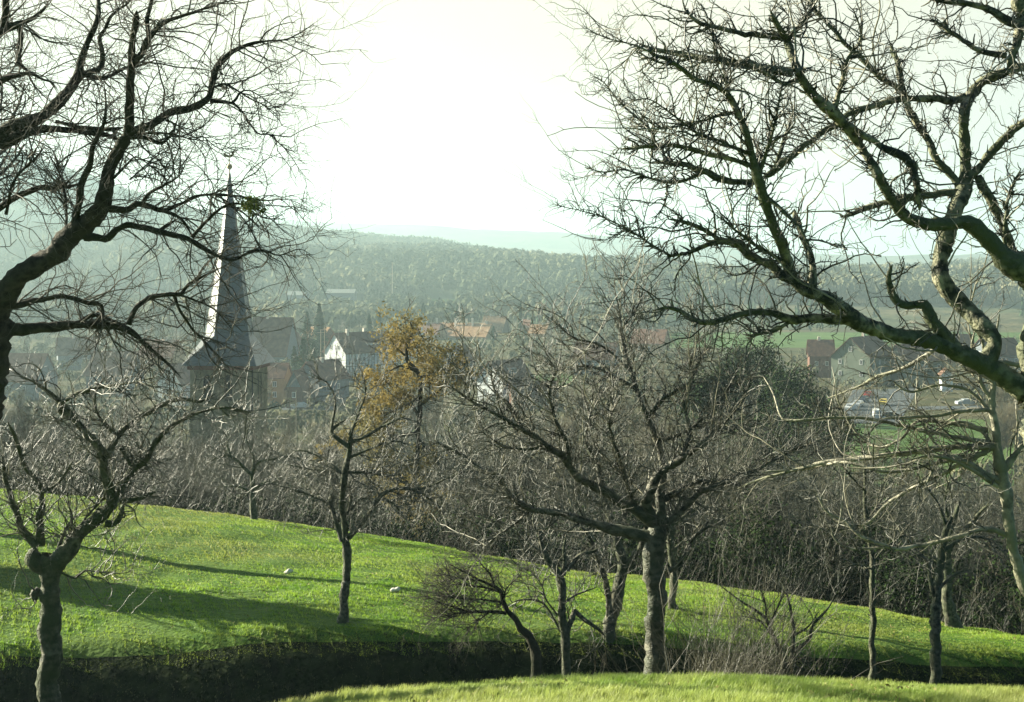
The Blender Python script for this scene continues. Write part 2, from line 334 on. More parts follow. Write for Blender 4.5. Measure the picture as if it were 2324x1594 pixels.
def limb_tree(name, label, cat, tf, d, limbs, seed, bark, twig, dens=(9, 7, 7), L1=(.4, 1.3), L2=(.15, .55), L3=(.06, .25), r=(.011, .005, .0026), up=(.04, .03, .02), wander=.22,
              spread=1.0, root=True, group=None, ntrunk=1, scale=1.0, spur=0, arcs=None, first=.06):
    rs = np.random.RandomState(seed + 100); LB = trace_limbs(tf, d, limbs, seed, spread)
    if root:                                                   # run the trunk down into the ground and flare it
        P, Rr = LB[0]; p = P[0, 0].copy(); g = gz(p[0], p[1]) - .12
        if p[2] - g > .05:
            n = max(2, int((p[2] - g) / .15)); zz = np.linspace(g, p[2], n, endpoint=False)
            E = np.column_stack([np.full(n, p[0]) + poly_smooth_noise(rs, n) * .01, np.full(n, p[1]), zz])
            P = np.concatenate([E, P[0]])[None]; rr = np.full(n, Rr[0, 0]); Rr = np.concatenate([rr, Rr[0]])[None]
        hgt = P[0, :, 2] - P[0, 0, 2]; Rr = Rr * (1 + .5 * np.exp(-hgt / .16))[None]
        LB[0] = (P, Rr)
    base = LB[0][0][0, 0]; bx, by = float(base[0]), float(base[1]); org = (bx, by, gz(bx, by) if root else float(base[2]))
    t = empty(name, org); tag(t, label, cat, group)
    for i, (P, Rr) in enumerate(LB):
        V, Q = spurs(P, Rr, rs, 12 if Rr.max() > .04 else 7); newmesh('trunk' if i < ntrunk else 'limb', V, Q, 4, bark, t, origin=org)
    tot = sum(np.linalg.norm(np.diff(P[0], axis=0), axis=1).sum() * 1 for P, _ in LB[ntrunk if len(LB) > ntrunk else 0:])
    cl = [b for b in LB[ntrunk:]] if len(LB) > ntrunk else LB
    mb = MB(); pool0 = seg_pool(cl)
    B1 = sprout(rs, pool0, dens[0] * tot, L1, (r[0] * .5, r[0]), 8, up=up[0], wander=wander, rmax=first)
    mb.tubes(*B1, 5)
    pool1 = seg_pool([B1]); len1 = np.linalg.norm(pool1[1], axis=1).sum()
    B2 = sprout(rs, pool1, dens[1] * len1, L2, (r[1] * .6, r[1]), 5, up=up[1], wander=wander * 1.1); mb.tubes(*B2, 4)
    pool2 = seg_pool([B1, B2]); len2 = np.linalg.norm(pool2[1], axis=1).sum()
    B3 = sprout(rs, pool2, dens[2] * len2, L3, (r[2] * .7, r[2]), 3, up=up[2], wander=wander * 1.2); mb.tubes(*B3, 3)
    B4 = sprout(rs, pool0, dens[0] * tot * 1.3, (.04, .3), (r[1] * .7, r[1] * 1.1), 3, up=.03, wander=.3, rmax=first); mb.tubes(*B4, 4)
    if arcs and arcs[0] * tot > 12:
        B7 = sprout(rs, seg_pool(cl), arcs[0] * tot, arcs[1:3], (.005, .011), 12, ang=(25, 65), wander=.13, up=.035, rmax=first * 1.5); m7 = MB(); m7.tubes(*B7, 5)
        B8 = sprout(rs, seg_pool([B7]), 2.2 * np.linalg.norm(seg_pool([B7])[1], axis=1).sum(), (.08, .45), (.0025, .0045), 4, ang=(30, 70), wander=.25, up=.04); m7.tubes(*B8, 4)
        m7.build('sprays', 'shoot_pale', t, origin=org)
    if spur:
        B5 = sprout(rs, seg_pool(cl), spur * tot, (.03, .13), (.006, .013), 3, ang=(50, 90), up=.05, wander=.35, rmax=first * 1.3); mb.tubes(*B5, 5)
        B6 = sprout(rs, seg_pool([B1]), spur * tot, (.02, .08), (.003, .006), 2, ang=(50, 90), up=.05, wander=.35); mb.tubes(*B6, 4)
    mb.build('crown', twig, t, origin=org)
    return t, LB, (B1, B2, B3)
# ------------------------------------------------------------------ the traced trees of the orchard
BL = [  # big dark tree whose trunk stands just outside the left edge
 [-330,4300,300,-270,3300,270,-120,2800,240,-50,2400,225,-40,2150,210,-130,1900,190,-200,1500,180,-190,1250,160],
 [-110,2150,200,20,1960,160,150,1828,150,350,1690,148,450,1578,140,560,1500,130,680,1380,112,725,1260,97,760,1120,82,820,960,76,850,880,74],
 [850,880,62,1000,820,55,1150,740,50,1290,715,48,1385,650,45,1405,540,45,1430,450,42,1500,370,38,1640,295,28,1760,270,15,1900,260,10,2080,160,4],
 [850,900,66,850,750,60,855,600,56,870,450,50,870,300,45,890,150,40,908,70,42],
 [870,440,45,940,350,42,980,250,40,1040,190,35,1110,140,28,1250,95,22,1400,40,16,1550,0,9],
 [982,240,35,975,120,32,1005,0,28,1015,-120,22],
 [-190,1250,160,-100,1000,140,20,920,125,150,850,110,280,770,92,400,660,78,480,560,66,520,480,58,535,400,45,590,260,38,640,130,32,650,30,28,650,-100,22],
 [540,500,48,620,470,45,670,440,38,680,340,32,660,250,28,690,200,24,740,100,20,850,20,12,900,-60,8],
 [560,500,34,650,515,30,740,500,26,830,450,22,960,430,10],
 [0,960,70,150,900,56,300,850,46,450,862,36,600,880,34,700,890,30,800,935,24],
 [370,805,26,470,830,26,600,850,28,820,850,22],
 [860,910,32,950,910,28,1050,945,26,1100,930,22,1150,870,18,1175,780,10],
 [900,890,22,1050,880,18,1180,900,12,1290,925,9,1340,900,8,1410,960,7,1500,1010,5,1650,1100,3],
 [1390,670,26,1540,680,18,1580,620,14,1650,600,9,1780,680,6,1880,790,3],
 [1420,580,22,1480,555,18,1560,595,14,1650,650,10,1750,700,8,1850,770,4],
 [1540,680,16,1610,750,14,1700,880,12,1780,890,8,1900,990,6,2000,1000,3],
 [470,1560,62,510,1400,52,540,1220,45,590,1100,40,620,950,34,680,830,24,700,700,14,690,560,8],
 [700,1375,60,830,1390,42,940,1350,38,1060,1390,28,1150,1370,24,1300,1300,20,1460,1290,16,1600,1300,12,1750,1330,9,1900,1320,6,2050,1380,3],
 [940,1350,30,990,1280,24,1080,1230,16,1190,1160,10,1240,1050,5],
 [1060,1390,24,1170,1430,22,1230,1490,18,1280,1580,14],
 [560,1570,60,640,1570,50,720,1580,44,820,1500,42,900,1500,42,1050,1540,40,1200,1570,38,1270,1590,34,1380,1660,28,1450,1700,22,1560,1720,16,1640,1670,14,1750,1655,12,1850,1690,9,1980,1650,6,2080,1700,3],
 [1050,1530,28,1120,1480,22,1170,1450,14],
 [1270,1570,26,1350,1480,22,1480,1370,18,1600,1350,14,1700,1420,10,1800,1450,7,1900,1400,4],
 [-150,1500,60,-30,1390,50,100,1310,42,250,1250,36,400,1240,30,520,1220,22],
 [850,2150,40,880,2080,36,930,2010,34,1020,1960,32,1150,1950,30,1200,1940,24,1250,1880,20,1400,1800,14,1500,1760,8],
 [1150,1950,24,1180,2030,20,1260,2160,18,1380,2290,14,1480,2390,7],
 [1180,1950,18,1300,1990,14,1430,2060,10,1550,2200,6],
 [-60,2080,60,20,2060,46,120,2020,38,300,1980,32,450,1963,30,570,2000,28,670,2020,24,668,2130,18],
 [-110,2180,120,0,2140,110,100,2180,84,300,2170,72,500,2150,66,700,2160,54,850,2185,42,950,2260,26,1100,2400,16,1200,2500,8],
 [500,2160,40,600,2090,30,700,2110,24,820,2150,20],
 [-180,1000,80,-80,700,60,-40,560,46,20,520,40,110,500,32,200,480,24,290,530,18,340,545,15,380,600,8],
 [-170,900,70,-120,500,60,-60,300,60,20,200,58,90,170,46,120,150,36,200,135,28,270,80,18,340,10,10],
 [20,200,50,35,100,50,30,-50,44],
 [120,170,38,140,250,36,115,400,34,150,440,26,200,480,16],
 [750,1180,18,830,1100,14,900,1040,10,1000,1100,8,1120,1200,5],
 [40,1420,22,90,1200,18,250,1030,12,300,960,8],
 [430,1560,24,440,1400,18,410,1200,12,330,1030,8],
 [860,1190,12,960,1100,10,1080,1010,8,1200,1040,5],
]
PL = [  # gnarled pruned fruit tree, lower left
 [290,1900,120,290,1700,118,290,1594,118,285,1400,116,296,1200,112,296,1100,132,284,1000,122,285,900,126,292,820,140,305,770,140],
 [290,830,100,220,800,105,190,740,90,200,700,60],
 [235,980,40,210,965,52,196,985,50,203,1030,30],
 [310,810,118,360,760,92,430,670,82,510,600,78,590,530,76,640,470,70,640,400,60,610,320,58,590,230,50,550,130,45,480,60,42,430,0,40,380,-60,34,300,-150,24,180,-230,14],
 [670,450,54,700,350,46,760,280,40,830,220,34,880,130,30,950,50,26,1040,-10,20,1140,-52,17,1286,-78,14,1449,-44,8],
 [600,200,38,669,85,34,746,16,32,857,-61,30,943,-104,26,1055,-121,20,1140,-112,14,1230,-160,8],
 [650,440,36,720,450,32,800,430,26,890,400,12],
 [480,60,34,400,-30,30,343,-52,30,352,-103,28,429,-155,26,480,-172,22,583,-197,16,729,-215,10,909,-257,5],
 [215,710,60,160,660,46,115,600,36,90,500,32,50,400,30,25,300,26,15,200,18],
 [235,700,46,228,600,38,235,500,36,240,400,32,200,320,28,150,270,26,115,180,24,80,80,22,40,0,16],
 [245,400,20,330,350,18,400,250,13,415,220,7],
 [320,750,26,380,600,18,450,520,9],
 [395,720,14,410,560,12,390,470,8,382,380,5],
 [350,860,14,430,890,12,480,850,10,600,860,8,700,860,5,790,840,3],
 [600,580,52,650,580,30,690,520,30,705,460,22],
 [690,150,26,730,230,26,745,260,24],
 [640,60,24,560,-30,18,540,-150,12,600,-260,8],
 [350,740,20,480,560,14,600,420,14,740,270,12,820,100,8,900,-60,5],
]
M3 = [  # slim young tree standing alone on the meadow
 [505,1112,58,505,1060,54,506,950,52,515,850,50,522,750,50,520,650,54,515,600,58],
 [500,610,44,470,530,34,445,440,30,425,370,26,460,240,20,430,190,16,300,170,12,150,140,7],
 [520,600,44,505,480,36,495,380,34,502,260,40,520,150,38,540,60,34,549,0,28,560,-80,18],
 [549,40,30,473,-10,26,430,-61,20,498,-120,14,557,-145,8],
 [430,-61,20,455,-246,14,405,-356,10,320,-407,4],
 [548,0,24,620,-20,18,760,-100,14,900,-160,8],
 [545,-40,20,600,-180,14,640,-300,10,620,-420,5],
 [535,585,38,600,520,32,680,420,30,740,330,28,800,290,26,900,285,22,980,290,18,1040,270,14,1150,220,11,1250,185,9,1340,180,5],
 [900,290,18,1000,330,16,1090,400,12,1150,440,6],
 [740,350,16,810,380,12,860,440,6],
 [420,380,18,300,330,12,180,290,10,60,260,10,0,270,9,-60,250,5],
 [530,440,20,550,350,16,540,250,12,600,180,6],
 [550,420,16,600,360,14,680,330,7],
 [515,190,22,650,190,16,780,210,11,860,200,5],
 [500,200,20,400,120,14,280,60,10,180,60,5],
 [540,100,20,680,40,14,820,0,9,900,20,4],
]
S4 = [
 [1435,545,34,1433,450,30,1432,380,28,1430,300,26],
 [1430,305,22,1380,260,18,1310,200,15,1240,200,11,1150,260,6],
 [1438,385,22,1500,350,18,1600,345,14,1680,380,10,1750,420,5],
 [1430,295,20,1470,230,16,1560,210,13,1650,200,10,1750,230,5],
 [1425,400,16,1350,370,13,1240,370,6],
 [1430,300,16,1440,200,12,1400,100,8,1420,0,5],
 [1310,200,12,1290,120,9,1330,60,5],
]
CR = [  # large tree right of centre
 [480,1300,112,472,1190,106,470,1000,102,474,850,98,480,700,104,480,620,112,480,500,100,485,420,86],
 [440,480,64,350,460,54,250,440,50,150,410,42,60,385,36,0,362,32,-114,346,32,-155,338,30,-229,305,30,-287,239,30,-328,165,28,-410,140,24,-520,60,18,-640,0,10],
 [450,410,58,380,350,52,300,300,48,200,240,44,100,200,40,40,130,36,0,80,32,-80,20,28,-200,-60,24,-330,-130,18,-450,-200,14,-560,-280,8],
 [445,400,76,425,300,60,445,245,56,475,180,48,530,130,42,600,90,38,700,20,30,800,-80,24,900,-200,18,950,-320,9],
 [500,420,60,498,300,52,505,200,42,500,100,36,480,0,30,430,-120,26,380,-260,22,330,-400,18,300,-520,14,290,-650,10,260,-780,5],
 [530,410,38,620,330,30,700,260,26,850,190,22,1000,130,18,1150,50,12,1280,0,6],
 [540,650,28,590,620,22,620,560,20,650,500,18,720,440,14,800,400,7],
 [500,300,34,640,220,26,760,200,18,880,220,9],
 [-200,-60,22,-260,-180,16,-340,-260,12,-360,-400,6],
 [40,130,28,20,0,22,-40,-130,18,-60,-260,13,-20,-380,8],
 [200,240,30,180,120,26,120,0,20,140,-120,14,100,-260,9],
 [430,-120,22,520,-220,18,640,-300,14,700,-420,9,760,-520,5],
 [380,-260,20,260,-330,16,120,-380,12,0,-360,8,-120,-420,5],
 [600,90,28,640,-40,22,620,-180,16,660,-320,11,640,-440,6],
 [480,0,22,600,-40,18,760,-160,14,880,-340,9],
 [350,-350,16,200,-480,12,60,-520,8,-60,-620,5],
 [-155,338,20,-220,400,16,-330,480,12,-420,560,6],
 [380,350,26,330,220,22,280,60,18,240,-100,13,300,-240,8],
 [300,-560,12,380,-680,9,420,-800,5],
 [-80,20,20,-180,40,16,-300,20,12,-420,-60,7],
]
T6L = [
 [235,985,52,250,920,55,275,800,60,300,700,60,310,620,55,290,540,50,270,450,40,230,350,30,200,200,22,150,100,12],
 [240,960,38,235,850,34,230,750,32,200,650,28,170,560,26,130,470,20,60,380,12],
 [305,650,42,360,590,38,390,540,32,420,450,24,440,340,16,500,240,8],
 [275,460,28,330,340,22,340,220,16,400,100,10], [230,350,22,140,280,18,40,230,12,-60,220,7], [170,560,16,80,540,12,-20,600,8],
]
T7L = [
 [557,842,44,557,750,38,557,650,36,550,560,34,545,480,32,560,380,26,600,280,18,650,150,9],
 [550,480,24,500,380,18,470,260,12,480,140,7], [557,420,22,640,360,18,720,300,12,800,220,7], [550,560,20,620,500,14,700,480,8],
]
T8L = [
 [1860,1250,60,1845,1170,60,1840,1080,50,1835,980,48,1840,900,48,1828,840,48,1790,770,40,1740,700,30,1710,600,24,1700,520,16],
 [1845,820,36,1860,740,28,1850,650,20,1870,560,12],
 [1870,790,28,1940,700,24,2000,680,22,2060,660,16,2100,600,9],
 [1865,1190,36,1900,1080,34,1915,1030,40], [1915,1035,30,1990,1100,24,2060,1150,20,2110,1200,12],
 [1830,1160,16,1770,1050,14,1720,985,14,1640,965,12,1560,975,9,1500,1000,5],
 [1855,985,16,1920,940,12,2000,910,10,2080,880,5], [1810,1060,11,1740,960,10,1710,870,8,1640,790,7,1580,790,4],
 [1740,700,20,1660,640,15,1580,560,10,1500,500,6], [1870,560,12,1960,460,9,2020,360,5], [1710,600,16,1660,480,11,1700,380,6],
]
S9 = [
 [1680,1290,60,1640,1190,46,1590,1150,40,1560,1090,36,1510,1040,32,1480,980,28,1470,920,24,1430,890,20,1340,850,14,1250,800,10,1150,750,5],
 [1500,1050,24,1400,1040,20,1260,1040,17,1170,1010,12,1080,980,8,980,930,4], [1468,925,16,1400,900,13,1260,880,10,1120,870,5],
 [1480,985,14,1380,970,11,1240,960,8,1080,940,5], [1430,890,14,1400,810,10,1340,740,7,1330,660,4], [1340,850,10,1240,840,8,1060,800,4],
 [1400,1040,12,1330,1090,9,1250,1130,5], [1480,980,12,1500,900,9,1560,840,6,1600,790,4], [1260,1040,10,1160,1060,8,1040,1080,4],
]
SH10 = [
 [1120,1200,30,1120,1150,28,1100,1060,22,1060,980,19,1030,900,16,960,840,12,880,790,8,790,720,4],
 [1130,1150,24,1160,1060,22,1165,970,20,1160,900,15,1140,800,10,1100,700,5], [1160,1060,18,1240,1000,18,1260,930,14,1330,850,10,1380,760,5],
 [1045,920,12,1100,800,10,1150,700,5], [1160,980,14,1240,930,8,1290,860,5], [1165,1050,10,1220,1110,7,1250,1115,3], [1060,980,12,990,900,9,900,880,5], [1030,900,10,1020,800,7,980,700,4],
]
SL11 = [
 [1555,1230,30,1565,1100,30,1560,1000,30,1565,900,30,1560,800,28,1560,700,26,1560,600,24,1545,480,22,1530,350,20,1525,250,18,1520,120,13,1500,0,7],
 [1560,620,14,1620,540,11,1700,480,8,1760,400,5], [1545,500,14,1480,430,11,1380,400,7], [1535,400,12,1600,300,10,1640,180,6], [1560,880,10,1535,870,12],
 [1525,250,12,1440,160,9,1380,60,5], [1555,640,12,1470,620,9,1380,660,5],
]
T12 = [
 [1880,1250,44,1880,1050,54,1880,950,52,1880,850,50,1886,750,46,1895,650,40,1910,550,34,1940,430,28,1960,380,18],
 [1870,780,26,1850,680,24,1830,600,18,1760,520,12,1700,430,7], [1905,560,24,1990,500,18,2080,480,12,2180,500,7], [1935,440,20,1900,330,14,1840,240,9,1800,160,5], [1886,750,20,1960,680,15,2050,640,9],
]
T13 = [
 [1965,940,76,1950,850,56,1935,750,50,1935,650,46,1945,550,40,1960,450,30,2000,300,16],
 [1950,540,26,2040,430,20,2120,340,14,2200,300,8], [1938,650,24,1850,570,16,1780,540,9], [1965,440,20,1930,320,14,1940,200,8],
]
RS = [  # pale slim tree at the right edge
 [2460,1500,66,2420,1100,64,2400,900,63,2330,740,62,2290,650,62,2265,550,60,2255,440,58,2240,330,58,2215,220,58,2200,130,56,2190,60,48,2180,-83,40,2162,-201,34,2166,-290,26,2160,-380,18,2180,-520,12,2200,-640,7],
 [2258,480,34,2140,440,27,2000,480,23,1850,510,21,1700,540,21,1600,515,19,1540,490,18,1480,460,16,1420,400,14,1340,360,12,1300,310,10,1275,260,6],
 [1640,530,14,1540,540,12,1440,535,10,1370,490,8,1350,420,4],
 [2185,30,38,2050,25,32,1950,35,30,1800,50,28,1650,70,26,1500,85,24,1300,110,22,1150,150,16,1000,190,12,880,240,6],
 [2205,200,40,2120,160,34,2040,110,28,1960,80,24,1840,70,12],
 [2220,150,38,2290,50,32,2340,-10,26,2440,-80,16],
 [2170,-160,26,2050,-157,22,1950,-142,20,1860,-127,17,1715,-120,14,1600,-112,8],
 [2430,-370,26,2330,-380,26,2232,-394,26,2158,-397,26,2100,-430,28,2047,-467,28,1973,-482,26,1900,-467,24,1826,-430,22,1752,-386,20,1678,-356,18,1567,-320,16,1530,-297,14,1456,-260,11,1330,-216,6],
 [2180,20,30,2085,30,26,1973,27,22,1862,35,18,1752,53,14,1567,72,9],
 [2420,-150,30,2232,-275,24,2158,-316,24,2084,-342,20,2010,-370,14],
 [2160,-300,20,2090,-390,14,2060,-480,9,2090,-600,5],
 [2190,60,22,2100,-60,18,2000,-100,14,1900,-60,10,1780,40,6],
 [1950,35,18,1880,120,14,1820,240,8],
]
RB = [  # huge old fruit tree, trunk just outside the right edge
 [2560,3700,220,2540,2900,200,2480,2300,190,2420,2000,180,2360,1880,170],
 [2360,1880,150,2271,1830,110,2130,1751,92,2023,1695,80,1882,1645,74,1740,1624,72,1634,1595,78,1527,1560,80,1456,1510,78,1386,1447,72,1315,1404,68,1244,1369,62,1200,1300,56,1160,1180,52,1120,1100,48,1080,1000,46,1060,930,50,1040,850,50,1010,750,40,980,640,36,940,540,34,900,460,30,830,410,26,740,380,24,650,310,20,560,270,14,450,220,9,300,180,5,190,120,3],
 [1500,1540,50,1400,1535,50,1315,1531,46,1208,1546,40,1102,1510,34,1031,1510,32,925,1531,30,854,1546,28,769,1553,24,677,1507,20,600,1485,14,530,1500,7],
 [1315,1404,54,1240,1370,48,1180,1335,45,1060,1265,42,1000,1225,40,940,1180,40,860,1160,34,790,1180,26,700,1220,16,600,1240,9],
 [2130,1751,80,2180,1650,78,2110,1560,78,1990,1440,82,1925,1360,80,1930,1240,76,1960,1120,76,2000,1000,72,2040,900,70,2040,750,56,2035,600,50,2050,480,55,2110,400,42,2170,370,46,2280,340,40,2400,300,30],
 [2040,470,45,1950,490,36,1850,475,32,1700,480,30,1600,510,28,1480,550,30,1420,600,30,1300,680,28,1220,740,28,1120,820,36,1060,860,30],
 [2050,870,42,2160,750,38,2220,680,38,2324,590,36,2400,550,30],
 [2010,890,40,1900,760,36,1850,660,34,1790,560,32,1740,440,32,1710,300,28,1680,220,22],
 [1735,430,26,1640,380,24,1540,280,24,1480,230,22,1400,140,20,1310,30,18,1290,-50,12],
 [2430,1900,170,2420,1550,165,2340,1340,145,2230,1250,112,2150,1150,88,2060,1070,76,1960,1075,66,1850,1080,60,1750,1040,55,1690,970,50,1640,880,46,1600,790,45,1540,700,42,1470,620,46,1400,550,62,1320,480,48,1250,380,42,1210,270,38,1180,190,34,1130,110,26,1100,50,16],
 [1470,600,30,1560,660,30,1660,720,34,1760,770,46,1790,820,40,1810,900,32,1818,1020,26],
 [2010,930,42,1920,930,34,1800,950,34,1680,970,32,1580,1000,28,1500,1030,24,1440,1050,16],
 [1060,860,40,1000,880,36,900,870,34,780,830,32,700,800,28,600,780,22,520,790,12],
 [1000,800,30,960,780,28,840,750,24,720,720,24,600,700,20,480,710,18,370,720,10],
 [780,830,18,690,870,16,600,880,14,520,860,12,400,820,9,300,830,7,200,805,4],
 [1210,350,52,1100,330,46,1000,320,42,880,300,38,760,280,34,650,260,27,540,240,19,460,205,8],
 [1180,190,32,1050,170,28,940,160,26,860,135,22,760,110,20,700,60,14,680,0,7],
 [2420,1550,130,2500,1250,118,2545,900,105,2530,560,90,2450,300,72],
 [2450,300,70,2400,200,64,2324,130,52,2260,100,45,2150,50,35,2080,20,30,1900,0,22,1850,-10,14],
 [2440,200,60,2324,100,58,2290,220,42,2250,350,30], [2324,120,50,2300,0,60,2290,-120,50],
 [2240,270,30,2130,250,27,2050,210,24,1960,150,19,1880,90,12],
 [2100,850,45,2180,1000,45,2230,1100,42,2270,1220,42,2340,1290,36],
 [2330,1340,30,2240,1200,18,2240,1050,20,2250,950,18,2310,810,12],
 [2010,1700,60,1950,1620,60,1880,1530,56,1840,1465,46,1760,1475,42,1695,1435,36,1670,1340,26,1690,1275,20],
 [1305,1400,42,1300,1260,34,1250,1130,26,1230,1050,32,1215,1005,16],
 [1200,1300,26,1130,1240,20,1030,1180,16,920,1100,12,860,1040,7], [860,1160,22,800,1120,20,740,1090,20,680,1070,18,600,1055,10],
 [940,540,20,850,560,16,700,600,12,580,620,9,500,580,5], [650,310,14,560,300,10,440,240,7], [1010,750,20,880,690,16,760,650,14,640,560,10,520,480,6,420,490,4],
 [1060,930,24,1150,1010,20,1240,1100,14,1290,1200,8], [1250,380,26,1160,400,22,1050,330,14], [530,760,16,530,650,14,460,570,12,370,490,8,300,400,5,230,360,3],
 [600,880,12,600,950,9,560,1050,6], [1208,1546,22,1100,1600,16,980,1620,10], [900,460,20,880,340,16,830,220,12,820,100,8],
 [1180,190,28,1260,110,24,1300,20,18,1290,-80,10], [1400,550,34,1440,420,24,1480,280,18,1540,180,12,1500,40,7], [640,1240,12,560,1200,10,420,1110,8,270,1040,6,50,985,3],
 [1040,850,26,1080,740,20,1120,600,14,1150,450,9,1170,360,5], [1120,820,24,1180,640,16,1220,520,10],
]
R_ = np.random.RandomState(3)
limb_tree('bare_tree', 'huge dark bare tree reaching in from the left edge, limbs crossing before the church spire', 'tree', T1, 15.0, BL, 11, 'bark_dark', 'twig_dark',
          dens=(12, 6, 6), L1=(.35, 1.3), L2=(.15, .5), L3=(.06, .22), r=(.010, .0045, .0024), up=(.0, .0, .0), wander=.24, spread=.8)
limb_tree('fruit_tree', 'gnarled pruned fruit tree with knobbly trunk at the lower left corner', 'tree', T3, 16.5, PL, 12, 'bark', 'twig',
          dens=(12, 7, 6), L1=(.25, .95), up=(.05, .04, .03), spread=.8, wander=.27, arcs=(1.2, .4, 1.3))
limb_tree('young_tree', 'slim bare tree standing alone on the sunlit meadow', 'tree', T5, ground_at(780, 1412).y, M3, 13, 'bark', 'twig',
          dens=(8, 6, 5), L1=(.5, 1.5), L2=(.2, .7), L3=(.1, .3), r=(.014, .007, .004), up=(.03, .03, .02), wander=.27)
limb_tree('small_tree', 'small bare tree on the far meadow edge, right of the church tower', 'tree', T3, ground_at(573, 1178.5, 30, 60).y - .5, S4, 14, 'bark', 'twig',
          dens=(8, 5, 4), L1=(.6, 1.8), L2=(.3, .8), L3=(.1, .4), r=(.018, .009, .005))
limb_tree('fruit_tree', 'large spreading bare fruit tree right of centre with ringed grey trunk', 'tree', T8, 18.5, CR, 15, 'bark_cherry', 'twig',
          dens=(13, 7, 6), L1=(.4, 1.5), r=(.011, .005, .003), up=(.05, .04, .03), wander=.28, spur=18, arcs=(2.0, .6, 2.0))
limb_tree('forked_tree', 'leaning bare tree forked from its base, just left of the large central trunk', 'tree', T8, ground_at(1385, 1446).y, T6L, 16, 'bark', 'twig',
          dens=(11, 7, 5), L1=(.5, 1.6), r=(.014, .007, .004), wander=.27, arcs=(1.5, .8, 2.2))
limb_tree('bare_tree', 'short bare trunk on the meadow just behind the large central trunk', 'tree', T8, ground_at(1527, 1381).y, T7L, 17, 'bark', 'twig',
          dens=(11, 7, 5), L1=(.5, 1.6), r=(.014, .007, .004), wander=.27, arcs=(1.5, .8, 2.2))
limb_tree('bare_tree', 'bare tree with a broken side limb at the edge of the dark bank', 'tree', T5, 25.5, T8L, 18, 'bark', 'twig', dens=(9, 6, 4), L1=(.3, 1.0), r=(.012, .006, .0035))
limb_tree('leaning_tree', 'low twiggy tree leaning left over the dark bank', 'tree', T5, 25.0, S9, 19, 'bark_dark', 'twig_dark', dens=(26, 8, 5), L1=(.3, .9), L2=(.15, .45), r=(.010, .005, .003), up=(.03, .02, .02))
limb_tree('bare_shrub', 'many stemmed bare shrub behind the near grass, right of the large trunk', 'shrub', T8, 17.5, SH10, 20, 'bark', 'twig', dens=(9, 6, 4), L1=(.2, .8), r=(.007, .004, .0025), up=(.06, .05, .03))
limb_tree('slim_tree', 'straight slim bare tree between the shrub and the paired trunks', 'tree', T8, 19.5, SL11, 21, 'bark', 'twig', dens=(10, 6, 4), L1=(.3, 1.1), r=(.010, .005, .003))
limb_tree('bare_tree', 'bare tree with pale left edge, front one of the paired trunks on the right', 'tree', T8, 25.5, T12, 22, 'bark', 'twig', dens=(10, 6, 4), L1=(.4, 1.3), r=(.012, .006, .0035))
limb_tree('bare_tree', 'thicker bare trunk flared at its foot, rear one of the paired trunks on the right', 'tree', T8, ground_at(2160, 1424, 28, 50).y, T13, 23, 'bark', 'twig', dens=(10, 6, 4), L1=(.4, 1.4), r=(.014, .007, .004))
for L in ([1235,735,16,1170,690,13,1110,660,11,1030,640,9,960,650,5], [1200,560,18,1100,540,14,990,530,11,930,590,9,860,612,8,790,560,7,745,480,6,730,430,4],
          [1215,600,18,1000,560,12,800,520,10,600,530,8,560,515,7,540,450,6,505,390,4], [1210,620,16,1050,700,12,900,780,10,830,850,8,760,850,8,710,820,6,670,755,4],
          [1200,630,16,1050,660,12,900,690,10,760,660,9,640,680,8,500,690,5], [1225,520,14,1150,440,10,1050,420,8,960,440,7,900,400,4], [1225,480,14,1180,400,12,1190,300,9,1150,200,7,1170,90,4]):
    RS.append([(191.7 + 1.62 * v) if i % 3 == 0 else ((-962.8 + 1.62 * v) if i % 3 == 1 else 1.62 * v) for i, v in enumerate(L)])
limb_tree('pale_tree', 'smooth pale barked tree curving up along the right edge', 'tree', T8, 14.5, RS, 24, 'bark_pale', 'twig', dens=(6, 6, 5), L1=(.2, .9), wander=.27, arcs=(1.2, .5, 1.6), r=(.009, .0045, .0026), up=(.03, .03, .02))
limb_tree('fruit_tree', 'huge old bare fruit tree filling the upper right, with thick crooked limbs', 'tree', T6, 12.5, RB, 25, 'bark_lichen_sunlit', 'twig',
          dens=(11, 6, 5), L1=(.2, .9), L2=(.08, .3), L3=(.03, .1), r=(.010, .0048, .0028), up=(.04, .02, .02), wander=.32, spread=.7, spur=45, arcs=(.9, .5, 1.7))
